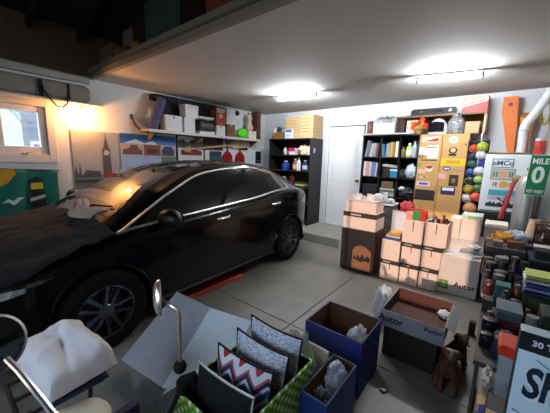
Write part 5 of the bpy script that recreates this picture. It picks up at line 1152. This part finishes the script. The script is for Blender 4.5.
tg = thing('orange_toy', 'orange cone shaped toy on the bench', 'toy', (.19, 3.80, TZ)); MB().lathe([(.045, 0), (.045, .02), (.03, .03), (.035, .1), (.02, .2), (.01, .26), (0, .27)], 14).build('toy_body', mat('#d8801f', .5), tg, smooth=40); MB().lathe([(.037, .09), (.038, .11), (.034, .12)], 14).build('toy_band', mat('#e2b55a', .5), tg)
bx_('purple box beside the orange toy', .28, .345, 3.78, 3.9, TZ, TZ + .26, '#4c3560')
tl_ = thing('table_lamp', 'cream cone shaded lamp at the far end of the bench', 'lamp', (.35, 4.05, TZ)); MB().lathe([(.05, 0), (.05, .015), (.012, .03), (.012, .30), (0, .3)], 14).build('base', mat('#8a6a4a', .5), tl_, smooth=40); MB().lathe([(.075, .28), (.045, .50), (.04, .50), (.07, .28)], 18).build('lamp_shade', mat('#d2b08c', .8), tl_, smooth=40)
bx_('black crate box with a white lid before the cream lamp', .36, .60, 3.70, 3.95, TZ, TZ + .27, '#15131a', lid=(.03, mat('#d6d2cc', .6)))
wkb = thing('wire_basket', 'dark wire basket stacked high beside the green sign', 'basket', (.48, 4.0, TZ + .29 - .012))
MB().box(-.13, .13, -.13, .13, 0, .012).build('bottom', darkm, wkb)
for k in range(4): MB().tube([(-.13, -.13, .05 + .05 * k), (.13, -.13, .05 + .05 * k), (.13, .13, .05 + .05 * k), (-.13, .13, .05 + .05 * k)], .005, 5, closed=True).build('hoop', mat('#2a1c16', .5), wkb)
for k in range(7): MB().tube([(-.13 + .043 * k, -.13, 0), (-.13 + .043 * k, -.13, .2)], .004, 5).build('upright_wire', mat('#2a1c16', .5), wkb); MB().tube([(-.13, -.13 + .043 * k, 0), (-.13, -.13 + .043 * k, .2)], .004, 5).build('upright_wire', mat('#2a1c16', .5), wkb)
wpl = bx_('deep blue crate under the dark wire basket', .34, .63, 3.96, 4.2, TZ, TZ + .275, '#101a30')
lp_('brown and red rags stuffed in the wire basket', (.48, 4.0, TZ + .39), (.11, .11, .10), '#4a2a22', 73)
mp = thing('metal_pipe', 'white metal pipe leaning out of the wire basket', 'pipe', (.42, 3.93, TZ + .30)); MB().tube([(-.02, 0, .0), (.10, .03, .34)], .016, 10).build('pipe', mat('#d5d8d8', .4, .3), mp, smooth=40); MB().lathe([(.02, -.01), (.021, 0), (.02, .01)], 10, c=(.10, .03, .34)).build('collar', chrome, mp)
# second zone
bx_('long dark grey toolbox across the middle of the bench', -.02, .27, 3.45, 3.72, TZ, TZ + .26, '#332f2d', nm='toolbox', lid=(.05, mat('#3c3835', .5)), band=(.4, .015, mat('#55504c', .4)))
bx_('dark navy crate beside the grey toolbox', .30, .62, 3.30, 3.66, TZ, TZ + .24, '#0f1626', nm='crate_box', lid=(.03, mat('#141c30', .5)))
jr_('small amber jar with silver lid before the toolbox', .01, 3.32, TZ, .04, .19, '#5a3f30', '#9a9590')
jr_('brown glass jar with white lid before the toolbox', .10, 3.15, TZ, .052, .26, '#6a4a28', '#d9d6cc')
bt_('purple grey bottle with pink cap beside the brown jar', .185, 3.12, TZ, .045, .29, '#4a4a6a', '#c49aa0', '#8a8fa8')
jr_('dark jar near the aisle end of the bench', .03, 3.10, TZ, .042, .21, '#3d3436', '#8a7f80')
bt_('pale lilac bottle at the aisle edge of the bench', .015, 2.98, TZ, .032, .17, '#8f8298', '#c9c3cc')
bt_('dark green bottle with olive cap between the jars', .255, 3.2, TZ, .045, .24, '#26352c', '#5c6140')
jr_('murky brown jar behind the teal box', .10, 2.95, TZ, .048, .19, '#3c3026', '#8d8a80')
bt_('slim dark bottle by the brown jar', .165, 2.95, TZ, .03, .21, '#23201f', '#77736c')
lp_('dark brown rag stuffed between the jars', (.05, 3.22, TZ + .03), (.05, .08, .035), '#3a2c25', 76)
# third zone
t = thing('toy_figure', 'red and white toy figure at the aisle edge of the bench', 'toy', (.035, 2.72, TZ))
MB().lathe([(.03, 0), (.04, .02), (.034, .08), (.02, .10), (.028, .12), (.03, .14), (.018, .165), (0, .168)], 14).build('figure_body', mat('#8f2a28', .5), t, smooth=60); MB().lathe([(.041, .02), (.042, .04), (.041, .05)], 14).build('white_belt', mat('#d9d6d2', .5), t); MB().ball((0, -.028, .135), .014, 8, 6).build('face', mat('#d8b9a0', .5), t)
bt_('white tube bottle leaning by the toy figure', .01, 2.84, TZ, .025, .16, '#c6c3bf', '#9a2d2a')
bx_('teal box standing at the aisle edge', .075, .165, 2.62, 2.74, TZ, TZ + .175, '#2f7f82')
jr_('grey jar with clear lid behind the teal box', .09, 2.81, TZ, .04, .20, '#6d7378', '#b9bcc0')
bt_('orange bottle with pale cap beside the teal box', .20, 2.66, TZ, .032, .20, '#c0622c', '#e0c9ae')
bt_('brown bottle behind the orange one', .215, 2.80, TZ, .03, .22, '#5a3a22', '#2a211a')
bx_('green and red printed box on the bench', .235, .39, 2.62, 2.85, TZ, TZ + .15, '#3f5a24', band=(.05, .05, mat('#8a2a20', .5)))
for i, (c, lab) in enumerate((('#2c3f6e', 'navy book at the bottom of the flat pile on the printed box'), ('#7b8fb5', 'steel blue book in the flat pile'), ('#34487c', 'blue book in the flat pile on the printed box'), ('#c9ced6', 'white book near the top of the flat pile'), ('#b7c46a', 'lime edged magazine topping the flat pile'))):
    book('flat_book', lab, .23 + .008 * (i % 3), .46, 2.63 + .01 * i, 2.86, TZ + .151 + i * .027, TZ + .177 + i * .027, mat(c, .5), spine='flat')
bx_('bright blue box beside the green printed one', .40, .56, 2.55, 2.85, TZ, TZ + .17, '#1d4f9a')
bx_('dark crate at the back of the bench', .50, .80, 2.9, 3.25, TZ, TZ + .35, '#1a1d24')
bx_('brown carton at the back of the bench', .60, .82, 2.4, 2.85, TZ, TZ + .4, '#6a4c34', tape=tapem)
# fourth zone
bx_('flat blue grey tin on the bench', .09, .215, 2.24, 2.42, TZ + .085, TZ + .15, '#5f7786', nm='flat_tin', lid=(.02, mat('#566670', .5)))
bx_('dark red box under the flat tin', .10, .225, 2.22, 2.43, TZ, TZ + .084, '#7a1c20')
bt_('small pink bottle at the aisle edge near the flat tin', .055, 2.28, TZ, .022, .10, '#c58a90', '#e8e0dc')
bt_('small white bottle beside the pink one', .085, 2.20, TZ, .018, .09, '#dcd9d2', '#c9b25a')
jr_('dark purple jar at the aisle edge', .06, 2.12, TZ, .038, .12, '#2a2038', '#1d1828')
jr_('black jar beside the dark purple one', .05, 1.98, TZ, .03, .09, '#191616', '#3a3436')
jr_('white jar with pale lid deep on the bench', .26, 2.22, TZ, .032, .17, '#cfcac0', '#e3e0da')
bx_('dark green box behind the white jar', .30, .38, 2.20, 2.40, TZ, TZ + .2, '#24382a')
bx_('yellow and black box behind the dark green box', .39, .50, 2.15, 2.40, TZ, TZ + .17, '#b59a2a', band=(.3, .06, mat('#1d1a14', .5)))
bx_('black box in the shade of the printed game box', .24, .36, 1.90, 2.12, TZ, TZ + .14, '#14110f', band=(.5, .02, mat('#55504a', .5)))
bx_('teal striped box deep on the bench', .40, .58, 1.85, 2.10, TZ, TZ + .22, '#1f6a78', band=(.6, .03, mat('#d0c23a', .5)))
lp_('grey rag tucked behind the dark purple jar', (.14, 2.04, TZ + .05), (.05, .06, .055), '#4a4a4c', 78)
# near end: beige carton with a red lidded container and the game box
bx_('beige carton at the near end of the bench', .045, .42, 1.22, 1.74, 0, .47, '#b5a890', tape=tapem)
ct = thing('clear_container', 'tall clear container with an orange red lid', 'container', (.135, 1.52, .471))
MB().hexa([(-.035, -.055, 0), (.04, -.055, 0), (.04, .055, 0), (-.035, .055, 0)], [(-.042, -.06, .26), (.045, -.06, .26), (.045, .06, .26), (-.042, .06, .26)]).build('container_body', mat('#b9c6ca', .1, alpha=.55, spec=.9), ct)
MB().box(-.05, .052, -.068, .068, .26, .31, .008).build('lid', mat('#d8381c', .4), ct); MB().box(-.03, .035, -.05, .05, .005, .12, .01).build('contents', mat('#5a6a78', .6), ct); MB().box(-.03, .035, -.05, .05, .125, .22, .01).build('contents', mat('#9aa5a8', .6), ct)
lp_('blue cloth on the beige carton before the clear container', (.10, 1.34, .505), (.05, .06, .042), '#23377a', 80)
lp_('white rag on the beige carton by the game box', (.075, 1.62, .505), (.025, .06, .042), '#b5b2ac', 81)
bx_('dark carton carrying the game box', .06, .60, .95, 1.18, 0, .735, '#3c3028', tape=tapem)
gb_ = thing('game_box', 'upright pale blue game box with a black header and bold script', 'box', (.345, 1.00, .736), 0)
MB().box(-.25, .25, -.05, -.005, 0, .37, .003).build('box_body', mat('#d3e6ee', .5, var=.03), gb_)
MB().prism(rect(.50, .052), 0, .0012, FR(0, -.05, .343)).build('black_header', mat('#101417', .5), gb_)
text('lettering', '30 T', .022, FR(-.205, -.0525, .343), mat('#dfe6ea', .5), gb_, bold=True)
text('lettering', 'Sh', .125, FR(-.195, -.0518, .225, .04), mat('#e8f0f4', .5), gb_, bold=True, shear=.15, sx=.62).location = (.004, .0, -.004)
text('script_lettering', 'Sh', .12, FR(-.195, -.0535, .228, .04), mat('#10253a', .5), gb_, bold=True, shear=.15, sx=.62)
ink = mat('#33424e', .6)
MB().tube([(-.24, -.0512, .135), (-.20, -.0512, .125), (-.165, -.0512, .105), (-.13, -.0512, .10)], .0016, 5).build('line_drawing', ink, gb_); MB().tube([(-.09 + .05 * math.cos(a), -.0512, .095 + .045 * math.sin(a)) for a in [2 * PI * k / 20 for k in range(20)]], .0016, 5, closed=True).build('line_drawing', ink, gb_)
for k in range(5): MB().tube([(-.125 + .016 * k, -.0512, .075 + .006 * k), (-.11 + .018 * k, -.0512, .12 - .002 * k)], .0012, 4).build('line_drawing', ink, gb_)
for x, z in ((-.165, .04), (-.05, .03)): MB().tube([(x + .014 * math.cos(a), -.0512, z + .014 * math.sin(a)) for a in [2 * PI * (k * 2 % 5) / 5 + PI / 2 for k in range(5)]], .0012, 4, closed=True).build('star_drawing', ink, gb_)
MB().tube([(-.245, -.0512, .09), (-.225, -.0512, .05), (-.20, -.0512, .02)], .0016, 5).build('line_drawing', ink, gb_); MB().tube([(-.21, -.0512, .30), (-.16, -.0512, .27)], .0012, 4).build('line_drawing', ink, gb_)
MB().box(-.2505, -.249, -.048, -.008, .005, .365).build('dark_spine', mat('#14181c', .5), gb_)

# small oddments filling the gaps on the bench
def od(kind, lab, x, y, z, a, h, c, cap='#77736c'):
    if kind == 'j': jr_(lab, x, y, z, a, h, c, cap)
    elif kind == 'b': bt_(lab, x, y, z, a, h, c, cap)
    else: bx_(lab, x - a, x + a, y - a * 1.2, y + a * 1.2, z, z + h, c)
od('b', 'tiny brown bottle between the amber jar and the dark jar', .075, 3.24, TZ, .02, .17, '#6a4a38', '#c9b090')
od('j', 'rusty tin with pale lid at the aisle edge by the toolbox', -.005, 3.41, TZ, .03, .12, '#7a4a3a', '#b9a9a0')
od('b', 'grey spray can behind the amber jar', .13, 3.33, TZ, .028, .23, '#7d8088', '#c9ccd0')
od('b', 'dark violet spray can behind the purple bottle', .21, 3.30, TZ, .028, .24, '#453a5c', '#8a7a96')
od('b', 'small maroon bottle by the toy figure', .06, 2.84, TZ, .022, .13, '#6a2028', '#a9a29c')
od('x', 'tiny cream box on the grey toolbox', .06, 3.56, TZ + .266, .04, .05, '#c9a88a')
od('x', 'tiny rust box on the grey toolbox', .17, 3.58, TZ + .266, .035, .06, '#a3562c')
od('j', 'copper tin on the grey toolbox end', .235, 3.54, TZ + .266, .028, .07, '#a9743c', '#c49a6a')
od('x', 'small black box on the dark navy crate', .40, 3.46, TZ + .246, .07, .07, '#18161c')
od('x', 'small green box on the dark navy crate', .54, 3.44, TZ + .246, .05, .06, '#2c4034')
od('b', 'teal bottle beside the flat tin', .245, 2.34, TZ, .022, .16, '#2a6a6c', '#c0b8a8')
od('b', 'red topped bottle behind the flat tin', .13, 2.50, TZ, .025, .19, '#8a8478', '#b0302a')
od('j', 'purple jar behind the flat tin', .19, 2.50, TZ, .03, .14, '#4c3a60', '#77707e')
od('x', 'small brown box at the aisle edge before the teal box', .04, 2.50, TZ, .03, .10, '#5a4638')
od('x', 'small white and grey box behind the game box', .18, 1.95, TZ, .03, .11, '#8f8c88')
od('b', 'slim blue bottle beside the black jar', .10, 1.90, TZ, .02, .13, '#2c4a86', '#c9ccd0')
# ------------------------------------------------------------------ foreground: folded board, pillow bin, scooter
def dotmat(base, dot, sc, thr):
    m = bpy.data.materials.new('polka_dots'); m.use_nodes = True; nt = m.node_tree; b = nt.nodes['Principled BSDF']; b.inputs['Roughness'].default_value = .7
    tc = nt.nodes.new('ShaderNodeTexCoord'); mp_ = nt.nodes.new('ShaderNodeMapping'); mp_.inputs['Scale'].default_value = (sc, sc, sc)
    nt.links.new(tc.outputs['Object'], mp_.inputs['Vector'])
    # regular dots on the two visible axes: distance in (y+z, y-z) lattice
    sx_ = nt.nodes.new('ShaderNodeSeparateXYZ'); nt.links.new(mp_.outputs['Vector'], sx_.inputs[0])
    def math_(op, a, bb=None):
        n = nt.nodes.new('ShaderNodeMath'); n.operation = op
        for i, v in enumerate((a, bb)):
            if v is None: continue
            if isinstance(v, (int, float)): n.inputs[i].default_value = v
            else: nt.links.new(v, n.inputs[i])
        return n.outputs[0]
    h = math_('ADD', sx_.outputs['X'], sx_.outputs['Y'])
    u, v = math_('ADD', h, sx_.outputs['Z']), math_('SUBTRACT', h, sx_.outputs['Z'])
    fu, fv = math_('SUBTRACT', math_('FRACT', u), .5), math_('SUBTRACT', math_('FRACT', v), .5)
    d = math_('SQRT', math_('ADD', math_('MULTIPLY', fu, fu), math_('MULTIPLY', fv, fv)))
    mx = nt.nodes.new('ShaderNodeMix'); mx.data_type = 'RGBA'; mx.inputs[6].default_value = rgb(base) + (1,); mx.inputs[7].default_value = rgb(dot) + (1,)
    nt.links.new(math_('LESS_THAN', d, thr), mx.inputs[0]); nt.links.new(mx.outputs[2], b.inputs['Base Color'])
    return m, nt, math_, sx_, mx, b
def chevron():
    m, nt, mt, sx_, mx, b = dotmat('#e2e4e8', '#b3202a', 9, .3)
    tri = mt('ABSOLUTE', mt('SUBTRACT', mt('FRACT', sx_.outputs['X']), .5))
    ph = mt('FRACT', mt('MULTIPLY', mt('ADD', sx_.outputs['Z'], tri), .55))
    r = nt.nodes.new('ShaderNodeValToRGB'); r.color_ramp.interpolation = 'CONSTANT'
    els = [(0, '#e4e6ea'), (.2, '#b52030'), (.38, '#e4e6ea'), (.52, '#2a62a8'), (.70, '#e4e6ea'), (.80, '#1f2a55'), (.92, '#c05a60')]
    while len(r.color_ramp.elements) < len(els): r.color_ramp.elements.new(.5)
    for e, (p, c) in zip(r.color_ramp.elements, els): e.position = p; e.color = rgb(c) + (1,)
    nt.links.new(ph, r.inputs['Fac']); nt.links.new(r.outputs['Color'], b.inputs['Base Color'])
    return m
def toile():
    m = bpy.data.materials.new('toile'); m.use_nodes = True; nt = m.node_tree; b = nt.nodes['Principled BSDF']; b.inputs['Roughness'].default_value = .8
    tc = nt.nodes.new('ShaderNodeTexCoord'); v = nt.nodes.new('ShaderNodeTexVoronoi'); v.feature = 'DISTANCE_TO_EDGE'; v.inputs['Scale'].default_value = 14
    n = nt.nodes.new('ShaderNodeTexNoise'); n.inputs['Scale'].default_value = 9; n.inputs['Detail'].default_value = 6
    nt.links.new(tc.outputs['Object'], n.inputs['Vector']); nt.links.new(n.outputs['Color'], v.inputs['Vector'])
    r = nt.nodes.new('ShaderNodeValToRGB'); r.color_ramp.elements[0].position = .03; r.color_ramp.elements[0].color = rgb('#6a7088') + (1,); r.color_ramp.elements[1].position = .06; r.color_ramp.elements[1].color = rgb('#e3e8f2') + (1,)
    nt.links.new(v.outputs['Distance'], r.inputs['Fac']); nt.links.new(r.outputs['Color'], b.inputs['Base Color'])
    return m
# folded white board propped on a dark crate, running down to the floor
Bk = {'A': (-2.05, 1.25, .385), 'B': (-1.405, 1.10, .54), 'C': (-1.16, 1.245, .475), 'D': (-1.97, .74, .075), 'F': (-1.40, .735, .19), 'G': (-1.155, .88, .125)}
fbd = thing('folded_board', 'large white folded board sloping over a dark crate near the car', 'board', (-1.55, .98, 0))
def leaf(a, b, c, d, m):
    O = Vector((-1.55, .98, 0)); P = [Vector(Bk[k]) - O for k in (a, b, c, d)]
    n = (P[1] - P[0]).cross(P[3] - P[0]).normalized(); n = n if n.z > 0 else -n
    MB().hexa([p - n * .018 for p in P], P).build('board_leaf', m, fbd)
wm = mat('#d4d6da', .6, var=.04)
leaf('A', 'B', 'F', 'D', mat('#b6b6bb', .6, var=.04)); leaf('B', 'C', 'G', 'F', mat('#e9eef3', .6, var=.03))  # one white board: shaded left and daylit right put into the colours
carton('dark_crate', 'dark crate hidden under the white folded board', 'crate', -1.80, -1.30, .98, 1.17, 0, .27, mat('#1c1815', .8), band=(.5, .02, mat('#332c26', .6)))
# bin with pillows
bnx = open_box('pillow_bin', 'fabric bin with lime polka dots full of pillows', 'bin', -1.12, -.695, .64, 1.26, 0, .42, dotmat('#6fae1c', '#e2f0d2', 17.0, .30)[0], mat('#2c3418', .8), th=.012)[0]
def pillow(label, x, y, z, w_, h, d, front, back, lean, rz, trim=None):
    t = thing('pillow', label, 'pillow', (x, y, z), 0, 'pillows in the polka dot bin', rot=(lean, 0, rz))
    def pf(sgn):
        def fn(a, b):
            u, v = a * 2 - 1, b * 2 - 1
            k = max(0, (1 - abs(u) ** 2.6)) ** .55 * max(0, (1 - abs(v) ** 2.6)) ** .55
            pin = 1 - .07 * (1 - abs(u) ** 2) * abs(v) ; pin2 = 1 - .07 * (1 - abs(v) ** 2) * abs(u)
            return (u * w_ / 2 * pin2, sgn * d * k, h / 2 + v * h / 2 * pin)
        return fn
    MB().grid(pf(-1), 22, 22).build('front_cover', front, t, smooth=True); MB().grid(pf(1), 22, 22).build('back_cover', back, t, smooth=True)
    ring = [pf(0)(a, 0) for a in np.linspace(0, 1, 12)] + [pf(0)(1, b) for b in np.linspace(0, 1, 12)][1:] + [pf(0)(a, 1) for a in np.linspace(1, 0, 12)][1:] + [pf(0)(0, b) for b in np.linspace(1, 0, 12)][1:-1]
    MB().tube(ring, .006, 6, closed=True).build('piping', trim or back, t, smooth=True)
    return t
bkp = mat('#0d0d11', .85, var=.1); TM = toile()
pillow('black pillow with white trim at the front of the bin', -.905, .745, .10, .37, .40, .06, bkp, mat('#15151a', .8), -.10, .05, mat('#d8d8dc', .7))
pillow('red white and blue chevron pillow in the bin', -.90, .87, .11, .37, .43, .058, chevron(), bkp, -.10, .05)
pillow('pale blue toile pillow in the middle of the bin', -.90, 1.0, .12, .37, .44, .058, TM, bkp, -.10, .0)
pillow('pale blue toile pillow at the back of the bin', -.90, 1.135, .14, .37, .45, .06, TM, bkp, -.06, .0)
# motor scooter seen from its saddle
ch = chrome
sc = thing('motor_scooter', 'motor scooter with chrome mirrors and a carrier in the lower left corner', 'scooter', (-.72, .24, 0))
def W_(p): return (p[0] + .72, p[1] - .24, p[2])
def wh_(x):
    o = bpy.data.objects.new('wheel', None); COL.objects.link(o); o.parent = sc; o.location = (x, 0, .21); o.rotation_euler = (PI / 2, 0, 0)
    MB().lathe([(.13, -.04), (.19, -.045), (.21, -.03), (.21, .03), (.19, .045), (.13, .04), (.13, -.04)], 28).build('tyre', rubber, o, smooth=50); MB().lathe([(.02, -.05), (.05, -.03), (.132, -.03), (.132, .03), (.05, .03), (.02, .05)], 24).build('rim', mat('#8a8d90', .3, .9), o, smooth=40)
wh_(-.52); wh_(.62)
crm = mat('#c9bfa6', .4, coat=.4)
MB().grid(lambda a, b: (-.52 + .26 * math.cos(PI * a) * (1), .085 * (2 * b - 1), .21 + .26 * math.sin(PI * a) * (1 - .25 * (2 * b - 1) ** 2)), 16, 9).build('front_fender', crm, sc, smooth=True)
for s_ in (-1, 1): MB().tube([(-.52, s_ * .07, .21), (-.42, s_ * .07, .45), (-.30, .0, .58)], .018, 8).build('fork_leg', darkm, sc, smooth=True)
MB().tube([(-.32, 0, .56), (-.16, 0, .62), (-.04, 0, .66)], .025, 10).build('steering_column', darkm, sc, smooth=True)
MB().hexa([(-.30, -.18, .16), (-.26, -.18, .16), (-.26, .18, .16), (-.30, .18, .16)], [(-.22, -.15, .66), (-.19, -.15, .66), (-.19, .15, .66), (-.22, .15, .66)]).build('leg_shield', mat('#1a2440', .4, coat=.4), sc)
MB().box(-.28, .35, -.14, .14, .14, .18, .02).build('floorboard', darkm, sc)
MB().hexa([(.25, -.15, .16), (.85, -.12, .30), (.85, .12, .30), (.25, .15, .16)], [(.28, -.14, .56), (.85, -.11, .54), (.85, .11, .54), (.28, .14, .56)]).build('rear_body', mat('#1a2440', .4, coat=.4), sc)
MB().box(.22, .80, -.13, .13, .56, .64, .035, seg=3).build('seat', mat('#15151a', .7), sc, smooth=True)
# carrier over the front wheel
for y in (-.13, .13): MB().tube([(-.76, y, .60), (-.48, y, .60)], .008, 6).build('carrier_rail', darkm, sc)
for x in (-.74, -.62, -.50): MB().tube([(x, -.13, .60), (x, .13, .60)], .008, 6).build('carrier_bar', darkm, sc)
for s_ in (-1, 1): MB().tube([(-.52, s_ * .10, .60), (-.50, s_ * .075, .35)], .008, 6).build('carrier_stay', darkm, sc)
MB().ball((-.40, .025, .53), 1, 18, 12, (.10, .10, .062)).build('headlamp_cowl', mat('#c9bda4', .5), sc, smooth=True)
# handlebar with grips, levers and mirrors
MB().tube([W_((-.735, .50, .79)), W_((-.74, .46, .80)), W_((-.72, .36, .70)), W_((-.74, .24, .66)), W_((-.72, .12, .70)), W_((-.70, .04, .80)), W_((-.68, -.14, .80))], .013, 10).build('handlebar', darkm, sc, smooth=True)
MB().tube([W_((-.735, .505, .79)), W_((-.74, .455, .80))], .019, 12).build('grip', rubber, sc); MB().tube([W_((-.705, -.16, .80)), W_((-.718, -.02, .81))], .019, 12).build('grip', rubber, sc)
MB().box(-.02, .03, .19, .235, .78, .83, .01).build('switch_housing', rubber, sc); MB().ball(W_((-.755, .462, .845)), .022, 12, 8).build('mirror_clamp', rubber, sc, smooth=True)
MB().tube([W_((-.76, .45, .78)), W_((-.80, .43, .74)), W_((-.84, .42, .68))], .007, 6).build('brake_lever', ch, sc); MB().tube([W_((-.74, .02, .80)), W_((-.80, -.05, .795)), W_((-.80, -.14, .785))], .007, 6).build('brake_lever', ch, sc)
MB().tube([W_((-.755, .463, .83)), W_((-.755, .465, .94)), W_((-.755, .465, 1.035)), W_((-.762, .463, 1.05)), W_((-.79, .453, 1.06)), W_((-.835, .44, 1.07))], .0065, 8).build('mirror_stem', ch, sc, smooth=True)
def mirror(c, n, r, ry):
    c = Vector(W_(c)); n = Vector(n).normalized(); M = Matrix.Translation(c) @ n.to_track_quat('Z', 'Y').to_matrix().to_4x4() @ Matrix.Diagonal((1, ry, 1, 1))
    o = MB().lathe([(0, -.016), (r * .5, -.014), (r * .85, -.008), (r, .0), (r * 1.01, .008), (r * .93, .010), (r * .93, .003), (0, .003)], 28, M=M).build('mirror', ch, sc, smooth=60)
    MB().lathe([(0, .0045), (r * .94, .004), (r * .94, .006), (0, .0065)], 28, M=M).build('mirror_glass', mat('#101615', .04, 0.0, var=0, spec=.8), o, smooth=60)
mirror((-.835, .44, 1.075), (.49, .87, .02), .058, 1.0)
MB().tube([W_((-.735, .165, .82)), W_((-.80, .14, .875)), W_((-.95, .10, .955)), W_((-1.00, .085, .975))], .008, 8).build('mirror_stem', ch, sc, smooth=True)
mirror((-1.035, .055, 1.01), (.93, .25, .27), .085, 1.0)
# bundle on the carrier
nbg = carton('navy_bag', 'navy bag on the scooter carrier under the white bundle', 'bag', -1.47, -1.16, .18, .38, .609, .665, mat('#161d38', .8), band=(.4, .012, mat('#2a3354', .6)), bev=.02)
bd = thing('white_bundle', 'folded white cloth bundle lying on the scooter carrier', 'cloth', (-1.325, .285, .667), .12)
def bf(a, b):
    u, v = a * 2 - 1, b * 2 - 1
    k = max(0, 1 - abs(u) ** 9) ** .4 * max(0, 1 - abs(v) ** 9) ** .4
    f = .030 * max(0, 1 - abs(v - .45 - .2 * u) * 2.2) - .012 * max(0, 1 - abs(v + .05 + .35 * u) * 6) + .016 * max(0, 1 - abs(u + .2 + .4 * v) * 4) + .006 * noise.noise(Vector((u * 3, v * 3, 3)))
    return (u * .175 + .004 * noise.noise(Vector((v * 4, 1, 2))), v * .12 + .004 * noise.noise(Vector((u * 4, 5, 2))), k * (.085 + .03 * (1 - u) * .5 + f))
MB().grid(bf, 34, 26).build('upper_fold', mat('#d5cfcb', .85, var=.05), bd, smooth=True); MB().box(-.16, .16, -.10, .10, 0, .02, .008).build('lower_fold', mat('#c9c4c2', .85), bd)
